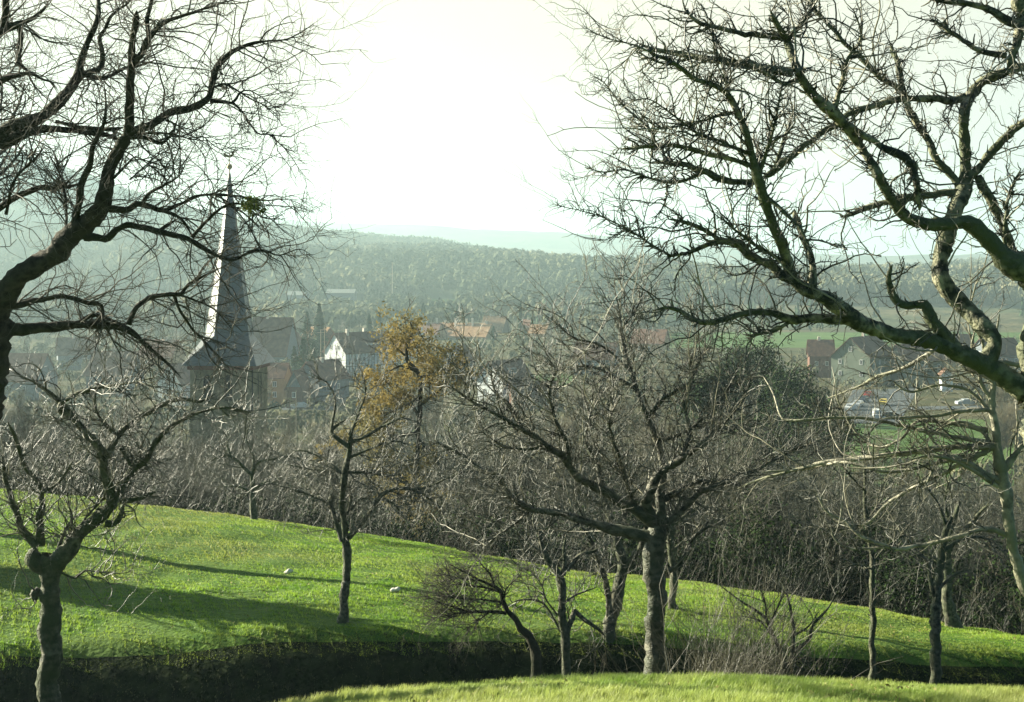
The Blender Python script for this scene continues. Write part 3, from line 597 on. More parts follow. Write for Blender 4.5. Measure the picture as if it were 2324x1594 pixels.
# ------------------------------------------------------------------ grown bare trees: thicket, valley, casters
def grown_tree(name, seed, H, bark, twig, trunk_r=.09, n1=26, n2=9, n3=6, L1=.42, thick=1.0, stems=1, up=.10, crown_from=.22, sides=5, leafm=None):
    rs = np.random.RandomState(seed); t = empty(name, (0, 0, 0)); tk = []
    for s in range(stems):
        n = 14; zz = np.linspace(0, H * (.86 if s == 0 else rs.uniform(.55, .8)), n); lean = rs.randn(2) * (.05 if stems == 1 else .22)
        P = np.column_stack([zz * lean[0] + poly_smooth_noise(rs, n) * .035 * H * np.linspace(0, 1, n), zz * lean[1] + poly_smooth_noise(rs, n) * .035 * H * np.linspace(0, 1, n), zz - .15])
        rr = trunk_r * (1 - .88 * np.linspace(0, 1, n)) * (1 if s == 0 else .6); tk.append((P[None], rr[None]))
    mb = MB()
    for P, rr in tk: mb.tubes(P, rr, 7)
    mb.build('trunk', bark, t)
    a, v, r = seg_pool([(P[:, int(14 * crown_from):], rr[:, int(14 * crown_from):]) for P, rr in tk])
    mb = MB(); B1 = sprout(rs, (a, v, r), n1 * stems, (H * L1 * .55, H * L1), (trunk_r * .25 * thick, trunk_r * .5 * thick), 8, ang=(30, 70), wander=.16, up=up)
    mb.tubes(*B1, sides); p1 = seg_pool([B1]); l1 = np.linalg.norm(p1[1], axis=1).sum()
    B2 = sprout(rs, p1, n2 * len(B1[0]), (H * .07, H * .2), (trunk_r * .08 * thick, trunk_r * .14 * thick), 5, wander=.22, up=up * .8); mb.tubes(*B2, 3)
    B3 = sprout(rs, seg_pool([B1, B2]), n3 * len(B2[0]), (H * .025, H * .09), (trunk_r * .04 * thick, trunk_r * .07 * thick), 3, wander=.25, up=up * .5); mb.tubes(*B3, 3)
    mb.build('crown', twig, t)
    return t, (B1, B2, B3)
def leafcloud(rs, C, size, n=1, flat=0.0):
    """random leaf quads at centres C"""
    C = np.repeat(C, n, 0); N = len(C); a = rs.randn(N, 3); a /= np.linalg.norm(a, axis=1, keepdims=True); b = np.cross(a, rs.randn(N, 3)); b /= np.linalg.norm(b, axis=1, keepdims=True) + 1e-9
    s = rs.uniform(.6, 1.3, (N, 1)) * size
    V = np.stack([C - a * s, C + b * s * .45, C + a * s, C - b * s * .45], 1).reshape(-1, 3)
    return V, np.arange(N * 4).reshape(-1, 4)
def place(o, x, y, H0, H, rz, dz=0): o.location = (x, y, gz(x, y) + dz); s = H / H0; o.scale = (s, s, s); o.rotation_euler = (0, 0, rz)

rs = np.random.RandomState(77)
protos = [grown_tree('thicket_tree', 200 + i, 6.0, ['bark', 'bark_pale', 'bark_dark'][i % 3], ['thicket_twig', 'thicket_twig', 'shoot', 'thicket_twig', 'shoot', 'thicket_twig'][i], trunk_r=.06, n1=24, n2=9, n3=4, L1=.38, stems=[3, 1, 4, 2, 2, 3][i], up=.14)[0] for i in range(6)]
TOPU = [-400, 0, 450, 500, 700, 900, 1100, 1300, 1600, 1850, 1960, 2020, 2324, 2700]; TOPY = [900, 905, 965, 990, 965, 965, 945, 915, 890, 940, 1050, 1085, 1085, 1085]
n = 0; spots = []
while n < 215:
    f = (n / 215.0); d = 48 + 46 * f + rs.rand() * 5 if n > 60 else rs.uniform(40, 52)
    u = rs.uniform(-260, 2560); rd = np.interp(u, K_U, RD)
    if d < rd + 5.0: d = rd + 5.0 + rs.rand() * 6
    top = np.interp(u, TOPU, TOPY) + abs(rs.randn()) * 45 + (60 if n <= 60 else 0)
    x = (u - CX) / F * d; H = -(top - HY) / F * d - gz(x, d)
    if u < 120 and d < rd + 12: H = min(H, 3.0)
    if 800 < u < 1060 and d < 60: H = min(H, 2.6)
    H = float(np.clip(H, 2.2, 9.5)); spots.append((x, d, H)); n += 1
gl = 'bare thicket trees crowded on the slope below the meadow edge'
for i, (x, y, H) in enumerate(spots):
    o = protos[i] if i < 6 else copy_tree(protos[i % 6])
    place(o, x, y, 6.0, H, rs.rand() * 6.28); tag(o, 'bare grey brown tree in the tangled thicket between the meadow edge and the village', 'tree', gl)

# upright shoots and brambles that fill the thicket
def shoots(name, N, fn, Lr, rr, m, wander=.20, up=.02, fork=True, seed=1):
    r2 = np.random.RandomState(seed); X, Y = fn(r2, N); Z = ground(X, Y) - .05; P = np.empty((N, 7, 3)); P[:, 0] = np.stack([X, Y, Z], 1)
    D = r2.randn(N, 3) * [.28, .28, .05] + [0, 0, 1]; D /= np.linalg.norm(D, axis=1, keepdims=True); L = r2.uniform(*Lr, N)
    for s in range(6):
        P[:, s + 1] = P[:, s] + D * (L / 6)[:, None]; D = D + r2.randn(N, 3) * wander; D[:, 2] += up; D /= np.linalg.norm(D, axis=1, keepdims=True)
    Rr = r2.uniform(*rr, N)[:, None] * np.linspace(1, .3, 7)[None]; mb = MB(); mb.tubes(P, Rr, 3)
    if fork:
        B = sprout(r2, seg_pool([(P[:, 1:], Rr[:, 1:])]), N * 5, (Lr[0] * .2, Lr[1] * .35), (rr[0] * .5, rr[1] * .5), 4, ang=(20, 60), up=.06); mb.tubes(*B, 3)
    o = mb.build(name, m); tag(o, kind='stuff'); return o
def band(r2, N):
    u = r2.uniform(-200, 2500, N); rd = np.interp(u, K_U, RD); d = rd + 2.2 + r2.rand(N) ** 1.2 * 24; return (u - CX) / F * d, d
shoots('undergrowth', 1000, band, (.8, 3.2), (.006, .014), 'shoot', seed=2)
shoots('undergrowth', 5000, band, (.5, 2.2), (.006, .014), 'thicket_twig', seed=3)
for nc, N_, ulo, uhi, h0, h1, sd_ in ((170, 100000, -150, 2480, .6, 2.1, 61), (90, 110000, 1180, 2480, 1.4, 3.4, 62)):
  r2 = np.random.RandomState(sd_); u = r2.uniform(ulo, uhi, nc); rd = np.interp(u, K_U, RD); d = rd + 3 + r2.rand(nc) ** 1.3 * 26; x = (u - CX) / F * d; z = ground(x, d)
  pk = r2.randint(0, nc, N_); q = r2.randn(N_, 3); q /= np.linalg.norm(q, axis=1, keepdims=True); hh = r2.uniform(h0, h1, nc)[pk][:, None]
  q = q * np.concatenate([r2.uniform(.8, 1.6, nc)[pk][:, None]] * 2 + [hh * .75], 1) * r2.uniform(.55, 1.05, (N_, 1)) + np.stack([x[pk], d[pk], z[pk] + hh[:, 0] * .55], 1)
  V, Q = leafcloud(r2, q, .06); o = newmesh('undergrowth', V, Q, 4, 'bramble', smooth=False); tag(o, kind='stuff')
def brow(r2, N):
    u = r2.uniform(1200, 2500, N); d = r2.uniform(21, 27.6, N); return (u - CX) / F * d, d
shoots('undergrowth', 900, brow, (.3, 1.3), (.003, .006), 'twig_dark', seed=4)
def brow2(r2, N):
    k = r2.randint(0, 4, N); u = np.array([1640, 1700, 1580, 1760])[k] + r2.randn(N) * 40; d = 16.5 + r2.rand(N) * 2; return (u - CX) / F * d, d
shoots('undergrowth', 240, brow2, (1.2, 2.6), (.003, .006), 'shoot', seed=5)

# ------------------------------------------------------------------ autumn tree with yellow brown leaves, mistletoe, evergreens
AT = [
 [1135,2000,44,1135,1500,40,1140,1100,36,1150,1000,34,1155,850,32,1145,720,30,1120,650,34,1070,600,30,1055,540,26,1060,470,22,1080,420,18,1100,360,12,1080,300,7],
 [1120,650,24,1020,615,18,940,650,12,880,700,7], [1150,700,24,1240,680,16,1330,640,11,1420,620,6], [1145,850,26,1040,900,20,940,950,14,860,1000,8], [1155,900,24,1240,830,18,1330,760,12,1400,700,6],
 [1060,500,16,1150,430,11,1190,380,6], [1065,560,16,980,480,12,930,400,7], [1145,1100,28,1020,1120,20,900,1180,12,840,1250,8], [1140,1150,26,1240,1250,18,1300,1350,12], [1080,420,12,1010,350,8,960,330,5],
 [1150,1000,20,1060,830,12,980,820,7], [1140,760,18,1200,720,10,1160,780,6],
]
T4 = lambda x, y: (x * .3136 + 592, y * .3136 + 637.7)
SC[T4] = .3136
at_t, LB, BB = limb_tree('autumn_tree', 'tree still holding yellow brown autumn leaves, standing before the village', 'tree', T4, 60.0, AT, 31, 'bark_dark', 'twig_dark',
                         dens=(3.2, 3.5, 2), L1=(.7, 2.2), L2=(.3, 1.0), L3=(.15, .4), r=(.03, .014, .007), up=(.03, .03, .02), first=.3)
r3 = np.random.RandomState(8)
blobs = np.array([(1010,380,130),(940,420,100),(1090,330,90),(1180,420,80),(960,500,90),(1120,500,90),(1220,560,120),(1330,590,110),(1420,620,110),(1470,690,80),(1250,670,100),(1060,660,90),(960,700,110),(850,720,110),(760,700,60),
                  (1000,830,110),(900,880,100),(1060,850,60),(1380,720,70),(800,940,90),(860,1000,120),(760,1030,80),(880,1080,110),(790,1150,90),(620,1130,90),(900,1230,120),(540,1170,70),(1180,1290,90),(1140,1340,90),(900,1400,100),(1020,1370,80),(820,1330,60),(1240,770,90),(430,1240,50),(1130,740,60),(1180,610,80)], float)
C = []
for x, y, s in blobs:
    k = int((400 if y < 800 else 520) * (s / 100) ** 2); u, v = T4(x, y); sub = r3.randn(14, 3) * .55 + 0; pick = r3.randint(0, 14, k)
    q = (sub[pick] + r3.randn(k, 3) * .23) * s * .3136 / F * 60.0; c = at(u, v, 60.0 + r3.uniform(-1.6, 1.6)); C.append(q * [1, 1.6, 1] + [c.x, c.y, c.z])
V, Q = leafcloud(r3, np.concatenate(C), .075)
newmesh('leaves', V, Q, 4, 'autumn_leaf', at_t, smooth=False, origin=at_t.location)

def leafball(name, m, c, rad, N, size, seed, label, cat, group=None, lobes=16, trunk=True, parent=None):
    r2 = np.random.RandomState(seed); c = Vector(c); base = (c.x, c.y, gz(c.x, c.y)); t = empty(name, base); tag(t, label, cat, group)
    L = r2.randn(lobes, 3); L /= np.linalg.norm(L, axis=1, keepdims=True); L *= r2.uniform(.35, .8, (lobes, 1)); pick = r2.randint(0, lobes, N)
    q = r2.randn(N, 3); q /= np.linalg.norm(q, axis=1, keepdims=True); q = (L[pick] + q * r2.uniform(.12, .36, (N, 1)) * (1 + .3 * r2.randn(lobes)[pick][:, None])) * np.array(rad) + np.array(c)
    V, Q = leafcloud(r2, q, size); newmesh('crown', V, Q, 4, m, t, smooth=False, origin=base)
    if trunk:
        n = 10; zz = np.linspace(base[2] - .2, c.z + rad[2] * .5, n); P = np.column_stack([np.full(n, c.x), np.full(n, c.y), zz])[None]; mb = MB(); mb.tubes(P, np.linspace(.3, .08, n)[None], 8)
        mb.tubes(*sprout(r2, seg_pool([(P[:, 4:], np.linspace(.2, .08, 6)[None])]), 40, (rad[2] * .5, rad[2] * .9), (.05, .08), 6), 4); mb.build('trunk', 'bark_dark', t, origin=base)
    return t
for (u, y, d, rx, rz_, lab, sd) in [(1700, 850, 150, 4.2, 4.6, 'dark round evergreen rising behind the bare orchard crowns', 1), (1790, 900, 140, 4.4, 4.4, 'dark broad evergreen beside the round one, left of the green plastered house', 2),
                                    (1620, 905, 135, 3.6, 4.0, 'dark evergreen on the left flank of the round one', 3), (1860, 980, 120, 3.2, 3.4, 'low dark evergreen in front of the car park', 4), (1740, 1010, 112, 4.2, 3.2, 'low dark evergreen mass under the broad evergreens', 5)]:
    c = at(u, y, d); leafball('evergreen_tree', 'evergreen', c, (rx, rx, rz_), 9000, .16, 40 + sd, lab, 'tree')
c = at(2285, 1500, 20.0); bb = leafball('bramble_bush', 'evergreen', (c.x, c.y, gz(c.x, c.y) + .6), (1.3, 1.0, .8), 9000, .032, 50, 'dark leafy bramble bush at the bottom right corner', 'bush', trunk=False)
c = at(2120, 1540, 20.5); bb = leafball('bramble_bush', 'evergreen', (c.x, c.y, gz(c.x, c.y) + .45), (1.0, .9, .55), 5000, .030, 51, 'smaller dark bramble bush beside the slim trunk', 'bush', trunk=False)
c = at(572, 468, 14.6); mt = leafball('mistletoe', 'mistletoe', c, (.16, .16, .13), 800, .016, 52, 'yellow green mistletoe ball on a twig beside the church spire', 'mistletoe', trunk=False)
mt.location = c; [setattr(ch, 'location', Vector((0, 0, gz(c.x, c.y) - c.z))) for ch in mt.children]

for u_, y_, d_, lab_ in ((925, 1130, 53, 'rusty leaved shrub at the foot of the autumn tree, left one'), (985, 1185, 51, 'rusty leaved shrub at the meadow edge right of the autumn tree foot')):
    c = at(u_, y_, d_); leafball('autumn_shrub', 'autumn_leaf', c, (1.5, 1.2, 1.1), 2600, .045, 80 + u_, lab_, 'shrub', trunk=True)
def conifer(u, ytop, d, H, w, seed, lab, spec=False):
    r2 = np.random.RandomState(seed); p = at(u, ytop, d); base = (p.x, d, p.z - H); t = empty('conifer', base); tag(t, lab, 'tree')
    n = int(70 * H / 10) * 8; z = r2.rand(n) ** .8; Lh = w * (1 - z) * r2.uniform(.7, 1.1, n) * .5 + .15; a = r2.rand(n) * 6.283; K = 5; tt = np.linspace(.2, 1, K)
    C = np.stack([np.cos(a)[:, None] * Lh[:, None] * tt, np.sin(a)[:, None] * Lh[:, None] * tt, (z * H * .95)[:, None] + .6 - Lh[:, None] * tt * .35], -1).reshape(-1, 3) + r2.randn(n * K, 3) * .08
    V, Q = leafcloud(r2, C, .30 * max(.6, H / 14)); newmesh('crown', V, Q, 4, 'conifer', t, smooth=False)
    mb = MB(); mb.tubes(np.array([[[0, 0, -1], [0, 0, H * .5], [0, 0, H]]], float), np.array([[.22, .14, .03]]), 6); mb.build('trunk', 'bark_dark', t)
for a in [(688, 766, 372, 11, 6.4, 61, 'dark green conifer left of the half timbered house'), (668, 788, 365, 9, 5, 62, 'broader yellowish conifer at the left of the conifer group'), (712, 776, 368, 10, 5, 63, 'narrow conifer at the right of the conifer group'),
          (725, 688, 470, 17, 8.5, 64, 'tall bluish conifer behind the tan roofed barn'), (697, 708, 460, 13, 7, 65, 'shorter bluish conifer behind the tan roofed barn'), (838, 712, 520, 11, 5, 66, 'dark conifer behind the half timbered house roof'),
          (860, 706, 560, 10, 5, 67, 'second dark conifer behind the half timbered house roof'), (1181, 688, 600, 11, 2.2, 68, 'thin spire shaped conifer above the long terrace roofs'), (1120, 742, 560, 6, 5, 69, 'dark bushy conifer below the sunlit end roof'),
          (1190, 740, 560, 7, 6, 70, 'dark bushy conifer right of the thin one')]: conifer(*a)

# ------------------------------------------------------------------ boxes and prisms for buildings
class BX:
    def __init__(s): s.V = []; s.F = []; s.m = []
    def box(s, x0, x1, y0, y1, z0, z1, m=0):
        n = len(s.V); s.V += [(x0, y0, z0), (x1, y0, z0), (x1, y1, z0), (x0, y1, z0), (x0, y0, z1), (x1, y0, z1), (x1, y1, z1), (x0, y1, z1)]
        for f in ((0, 3, 2, 1), (4, 5, 6, 7), (0, 1, 5, 4), (1, 2, 6, 5), (2, 3, 7, 6), (3, 0, 4, 7)): s.F.append([n + i for i in f]); s.m.append(m)
        return s
    def face(s, pts, m=0): n = len(s.V); s.V += [tuple(p) for p in pts]; s.F.append(list(range(n, n + len(pts)))); s.m.append(m); return s
    def bar(s, a, b, w, t=None, m=0, upv=(0, 1, 0)):
        a = Vector(a); b = Vector(b); d = (b - a).normalized(); u = Vector(upv); sd = d.cross(u).normalized(); u = sd.cross(d).normalized(); t = t or w; n = len(s.V)
        for p in (a, b):
            for i, j in ((-1, -1), (1, -1), (1, 1), (-1, 1)): s.V.append(tuple(p + sd * (w / 2 * i) + u * (t / 2 * j)))
        for f in ((0, 1, 2, 3), (7, 6, 5, 4), (0, 4, 5, 1), (1, 5, 6, 2), (2, 6, 7, 3), (3, 7, 4, 0)): s.F.append([n + i for i in f]); s.m.append(m)
        return s
    def build(s, name, mats, parent=None, loc=(0, 0, 0), rz=0):
        me = bpy.data.meshes.new(name); me.from_pydata(s.V, [], s.F)
        for m in (mats if isinstance(mats, (list, tuple)) else [mats]): me.materials.append(MATS[m])
        for p, i in zip(me.polygons, s.m): p.material_index = i
        me.update(); o = bpy.data.objects.new(name, me); col.objects.link(o)
        if parent: o.parent = parent
        o.location = loc; o.rotation_euler = (0, 0, rz); return o
def window(parent, p, n, w=.9, h=1.3, frame='frame_white', bars=True):
    """window on a wall at local point p (centre), n = outward angle; frame with pane child"""
    f = BX(); t = .09
    f.box(-w / 2, w / 2, -.06, .03, -h / 2, -h / 2 + t).box(-w / 2, w / 2, -.06, .03, h / 2 - t, h / 2).box(-w / 2, -w / 2 + t, -.06, .03, -h / 2 + t, h / 2 - t).box(w / 2 - t, w / 2, -.06, .03, -h / 2 + t, h / 2 - t)
    if bars: f.box(-.03, .03, -.05, .02, -h / 2 + t, h / 2 - t)
    o = f.build('window', frame, parent, p, n)
    BX().box(-w / 2 + t, w / 2 - t, -.02, .015, -h / 2 + t, h / 2 - t).build('pane', 'pane', o); return o
def house(label, u, d, rz, W, L, hw, hr, wall, roof, gable=None, wins=(), side=(), chim=(), timber=False, dormer=None, over=.45, cat='house', name='house', zb=None, keepf=.62):
    """local: gable wall on y=0 looking to -y, ridge along +y"""
    x = (u - CX) / F * d; z = gz(x, d) if zb is None else zb; t = empty(name, (x, d, z), R(rz)); tag(t, label, cat)
    px = []
    for qx, qy, qz in [(sx * W / 2, sy * L, sz) for sx in (-1, 1) for sy in (0, 1) for sz in (0, hw)] + [(0, 0, hw + hr), (0, L, hw + hr)]:
        wx = x + qx * math.cos(R(rz)) - qy * math.sin(R(rz)); wy = d + qx * math.sin(R(rz)) + qy * math.cos(R(rz)); px.append((CX + F * wx / wy, HY - F * (z + qz) / wy))
    ys = [q[1] for q in px]; KEEP.append((min(q[0] for q in px), max(q[0] for q in px), min(ys) - 4, min(ys) + (max(ys) - min(ys)) * keepf, d))
    b = BX(); a, c = -W / 2, W / 2; b.face([(a, 0, -1.5), (c, 0, -1.5), (c, 0, hw), (a, 0, hw)]).face([(c, L, -1.5), (a, L, -1.5), (a, L, hw), (c, L, hw)])
    b.face([(c, 0, -1.5), (c, L, -1.5), (c, L, hw), (c, 0, hw)]).face([(a, L, -1.5), (a, 0, -1.5), (a, 0, hw), (a, L, hw)])
    b.build('wall', wall, t)
    g = BX(); g.face([(a, 0, hw), (c, 0, hw), (0, 0, hw + hr)]); g.build('gable', gable or wall, t); BX().face([(c, L, hw), (a, L, hw), (0, L, hw + hr)]).build('gable', gable or wall, t)
    r = BX(); s = hr / (W / 2); e = over; th = .18
    for k in (-1, 1):
        o1 = (k * (W / 2 + e), -e, hw - s * e + .02); o2 = (k * (W / 2 + e), L + e, hw - s * e + .02); p1 = (0, -e, hw + hr + .02); p2 = (0, L + e, hw + hr + .02)
        up = lambda p: (p[0], p[1], p[2] + th)
        r.face([up(o1), up(o2), up(p2), up(p1)] if k > 0 else [up(p1), up(p2), up(o2), up(o1)]).face([o1, p1, p2, o2] if k > 0 else [o2, p2, p1, o1]).face([o1, up(o1), up(p1), p1]).face([o2, p2, up(p2), up(o2)]).face([o1, o2, up(o2), up(o1)])
    rf = r.build('roof', roof, t)
    for cy, cx_, ch in chim: BX().box(cx_ - .35, cx_ + .35, cy - .35, cy + .35, hw + hr - abs(cx_) * s - .5, hw + hr + ch, 0).box(cx_ - .42, cx_ + .42, cy - .42, cy + .42, hw + hr + ch, hw + hr + ch + .12, 0).build('chimney', 'chimney_plaster', rf)
    for wx, wz in wins: window(t, (wx, -.03, wz), 0)
    for sx, wy, wz in side: window(t, (sx * (W / 2 + .03), wy, wz), R(90) if sx > 0 else R(-90))
    if timber:
        tb = BX()
        for sx in (1,):
            X0 = W / 2 + .04
            for zz in (.15, hw * .5, hw - .12): tb.bar((X0, 0, zz), (X0, L, zz), .22, .10, upv=(1, 0, 0))
            for yy in np.arange(0.1, L, 1.15): tb.bar((X0 + .003, yy, 0), (X0 + .003, yy, hw), .18, .10, upv=(1, 0, 0))
            for yy in np.arange(1.2, L - 1, 3.45): tb.bar((X0 + .006, yy, hw * .5), (X0 + .006, yy + 1.1, hw), .15, .09, upv=(1, 0, 0)); tb.bar((X0 + .006, yy + 1.1, 0), (X0 + .006, yy, hw * .5), .15, .09, upv=(1, 0, 0))
        tb.build('timber_frame', 'timber', t)
    if dormer:
        dy, dw, dz = dormer; X1 = W / 2 * .72; q = BX(); q.box(W * .12, X1, dy, dy + dw, hw + hr - s * X1 - .2, hw + dz + 1.5); dm = q.build('dormer', 'white_plaster', rf)
        BX().box(W * .06, X1 + .3, dy - .3, dy + dw + .3, hw + dz + 1.5, hw + dz + 1.65).build('dormer_roof', roof, dm)
        for k in range(3): BX().box(X1 + .01, X1 + .05, dy + dw * (k + .5) / 3 - .35, dy + dw * (k + .5) / 3 + .35, hw + dz + .35, hw + dz + 1.2).build('dormer_window', 'pane', dm)
    return t

KEEP = [(430, 610, 820, 935, 150), (1900, 2200, 900, 1000, 330), (1560, 1900, 745, 790, 560), (940, 975, 720, 765, 560)]
# ------------------------------------------------------------------ the church tower with its slate spire
def church():
    d = 150.0; ppm = F / d; c = at(521, 825, d); s = 6.35; g = gz(c.x, d); t = empty('church_tower', (c.x, d, g), R(-5))
    tag(t, 'square stone church tower with a tall dark slate spire and weathercock', 'church tower'); ze = c.z - g; h = s / 2
    b = BX(); b.box(-h, h, -h, h, -1, ze - .45); b.box(-h - .12, h + .12, -h - .12, h + .12, 6.0, 6.25); 
    for sx in (-1, 1):
        for sy in (-1, 1): b.box(sx * (h - .45) - .5, sx * (h - .45) + .5, sy * (h - .45) - .5, sy * (h - .45) + .5, -1, ze - .5)
    b.build('wall', 'sandstone', t)
    BX().box(-h - .28, h + .28, -h - .28, h + .28, ze - .45, ze - .02).build('cornice', 'gutter', t)
    # broach spire: square eaves to octagon, then the long needle
    he = 3.95; hb = 2.30; z1 = ze + 65 / ppm; z2 = c.z - g + (825 - 392) / ppm
    def octp(r, z): return [Vector((r * math.cos(R(22.5 + 45 * k)) / math.cos(R(22.5)), r * math.sin(R(22.5 + 45 * k)) / math.cos(R(22.5)), z)) for k in range(8)]
    sq = [Vector((he, he, ze)), Vector((-he, he, ze)), Vector((-he, -he, ze)), Vector((he, -he, ze))]; O = octp(hb, z1); f = BX()
    for k in range(4):
        a, b2 = sq[k], sq[(k + 1) % 4]; f.face([a, b2, O[2 * k + 2 - 0 - 0] if False else O[(2 * k + 2) % 8], O[(2 * k + 1) % 8]]); f.face([a, O[(2 * k + 1) % 8], O[2 * k % 8]])
    rings = [O] + [octp(r, z) for r, z in ((hb * .52, z1 + (z2 - z1) * .46), (hb * .10, z1 + (z2 - z1) * .90), (.05, z2))]
    for A, B in zip(rings, rings[1:]):
        for k in range(8): f.face([A[k], A[(k + 1) % 8], B[(k + 1) % 8], B[k]])
    f.face([sq[3], sq[2], sq[1], sq[0]]); sp = f.build('spire', 'slate', t)
    rid = BX()
    for A, B in zip(rings, rings[1:]):
        for k in range(8): rid.bar(A[k], B[k], .07, .05, upv=(.3, .2, 1))
    rid.build('ridge_flashing', 'slate', sp)
    mb = MB(); mb.tubes(np.array([[[0, 0, z2 - .3], [0, 0, z2 + 2.1]]], float), np.array([[.06, .04]]), 6); mast = mb.build('finial', 'gilt', t)
    me = bpy.data.meshes.new('ball'); import bmesh; bm = bmesh.new(); bmesh.ops.create_icosphere(bm, subdivisions=2, radius=.30); bm.to_mesh(me); bm.free(); me.materials.append(MATS['gilt']); o = bpy.data.objects.new('ball', me); col.objects.link(o); o.parent = mast; o.location = (0, 0, z2 + .62)
    # weathercock: flat cut-out metal bird
    pr = [(-.62, 1.0), (-.70, 1.35), (-.45, 1.62), (-.36, 1.30), (-.10, 1.15), (.18, 1.25), (.28, 1.62), (.42, 1.75), (.50, 1.62), (.66, 1.55), (.50, 1.48), (.46, 1.15), (.25, .92), (.04, .84), (-.30, .88)]
    w = BX(); n = len(pr); w.face([(x, -.03, z2 + .95 + z * .75) for x, z in pr]).face([(x, .03, z2 + .95 + z * .75) for x, z in reversed(pr)])
    for i in range(n): (x, z), (x2, z3) = pr[i], pr[(i + 1) % n]; w.face([(x, .03, z2 + .95 + z * .75), (x2, .03, z2 + .95 + z3 * .75), (x2, -.03, z2 + .95 + z3 * .75), (x, -.03, z2 + .95 + z * .75)])
    w.build('weathercock', 'gilt', mast)
    def bell(x, y, ang, zc, w_, hh):
        q = BX(); N = 10; pts = [(-w_ / 2, -hh / 2), (w_ / 2, -hh / 2)] + [(w_ / 2 * math.cos(a), hh / 2 - w_ / 2 + w_ * .75 * math.sin(a)) for a in np.linspace(0, math.pi, N)]
        q.face([(px, -.02, pz) for px, pz in pts]); o = q.build('bell_opening', 'louvre', t, (x, y, zc), ang)
        fr = BX()
        for (p, p2) in zip(pts[1:], pts[2:] + pts[:1]): fr.bar((p[0], -.04, p[1]), (p2[0], -.04, p2[1]), .14, .12)
        fr.build('surround', 'sandstone', o)
    for x in (-1.3, .9): bell(x - .1, -h, 0, ze - 2.4, 1.0, 2.6)
    for y in (-.55, .55): bell(h, y, R(90), ze - 2.9, .62, 3.6)
    bell(.2, -h, 0, 8.5, .6, 1.8)
    # red hood on the left eave and rain pipe on the right edge
    mb = MB(); mb.tubes(np.array([[[h + .14, -h + .1, -1], [h + .14, -h + .1, ze - .3]]], float), np.array([[.07, .07]]), 6); mb.build('rain_pipe', 'louvre', t)
church()

# ------------------------------------------------------------------ houses
house('white gabled house with dark roof, half timbered side wall and white dormer', 760, 400, -44, 9.5, 19, 7.9, 5.2, 'white_plaster', 'brown_tile', wins=[(-1.6, 9.2), (1.6, 9.2), (-2, 5.8), (2, 5.8), (-2, 2.8), (2, 2.8)], side=[(1, y_, z_) for y_ in (3.2, 6.6, 10, 13.4, 16.8) for z_ in (2.2, 5.9)], timber=True, dormer=(9, 4.5, .7), chim=[(4, .5, 1.0), (11, -.4, 1.1), (16, .5, .9)], zb=-32.6)
house('grey slate clad gabled house with two small white windows and a red tiled roof', 697, 330, -32, 7.2, 11, 5.4, 3.9, 'slate_wall', 'red_tile', wins=[(-1.1, 6.5), (1.1, 6.5), (-1.5, 3.6), (1.5, 3.6), (-1.5, 1.2)], side=[(1, 3, 3.4), (1, 7, 3.4)], chim=[(5, .2, .6)], zb=-32)
house('ochre plastered house under a red brown roof, beside the church tower', 590, 336, -96, 7.6, 6.6, 5.2, 3.0, 'ochre_plaster', 'red_tile', side=[(1, 2, 3.6), (1, 4.6, 3.6), (1, 2, 1.2), (1, 4.6, 1.2)], chim=[(2, .1, .7)], zb=-31.6)
house('small brick house with slate gable, between the ochre and the grey slate house', 667, 322, -12, 3.6, 6, 3.6, 3.6, 'brick_wall', 'red_tile', gable='slate_wall', wins=[(0, 1.8)], zb=-31.4)
house('large barn like house with a tall brown roof, behind the church spire', 578, 425, -97, 15, 11.5, 5.0, 10.6, 'slate_wall', 'brown_tile', side=[(1, 2, 3), (1, 5, 3), (1, 8, 3), (1, 10.4, 3)], chim=[(4, 0, 1.2)], zb=-31.6)
house('small blue grey house with white window, right of the tall brown roof', 657, 440, -12, 4.6, 7, 7.0, 3.0, 'slate_wall', 'brown_tile', wins=[(0, 7.2), (0, 4.3)], zb=-31.5)
house('barn with a sunlit tan roof behind the conifers', 702, 500, -122, 8, 9, 5.5, 3.4, 'brick_wall', 'tan_tile', side=[(1, 4, 2.8)], zb=-31.0)
house('white gabled house with dark red roof, nearest of the village houses in the centre', 1112, 330, -40, 7.9, 11, 5.4, 4.2, 'white_plaster', 'brown_tile', wins=[(1.4, 5.4), (-1.5, 5.4), (0, 7.6), (-1.8, 2.6), (1.8, 2.6)], side=[(1, 3, 3), (1, 6, 3), (1, 9, 3)], dormer=(4, 2.2, 1.2), zb=-32.2)
house('low outbuilding with long dark red roof, right of the white gabled house', 1160, 322, -84, 8, 10, 2.6, 3.0, 'brick_wall', 'brown_tile', side=[(1, 3, 1.3), (1, 8, 1.3)], zb=-32.2)
house('small pale grey gabled house with one attic window, half hidden by yellow leaves', 1022, 400, -20, 5.8, 12, 5.0, 3.8, 'slate_wall', 'brown_tile', wins=[(0, 6.3), (-1.2, 3.4), (1.2, 3.4)], zb=-32.2)
house('long row of terraced houses with sunlit orange brown roof and five tall chimneys', 1002, 650, -118, 11, 26, 4.2, 5.4, 'ochre_plaster', 'tan_tile', chim=[(2, 0, 1.0), (8, 1.2, 2.2), (13.5, .6, 2.0), (17, 1.2, 2.4), (23.5, 0, 1.2)], side=[(1, 2.5 + 3.2 * i_, 2.2) for i_ in range(7)], zb=-36.4)
house('left end of the terraces with two pale chimneys beside the yellow tree', 955, 640, -112, 10, 10, 4.2, 4.6, 'ochre_plaster', 'red_tile', chim=[(3, 0, 1.6), (8, 0, 2.2)], side=[(1, 3, 2.4), (1, 7, 2.4)], zb=-35.2)
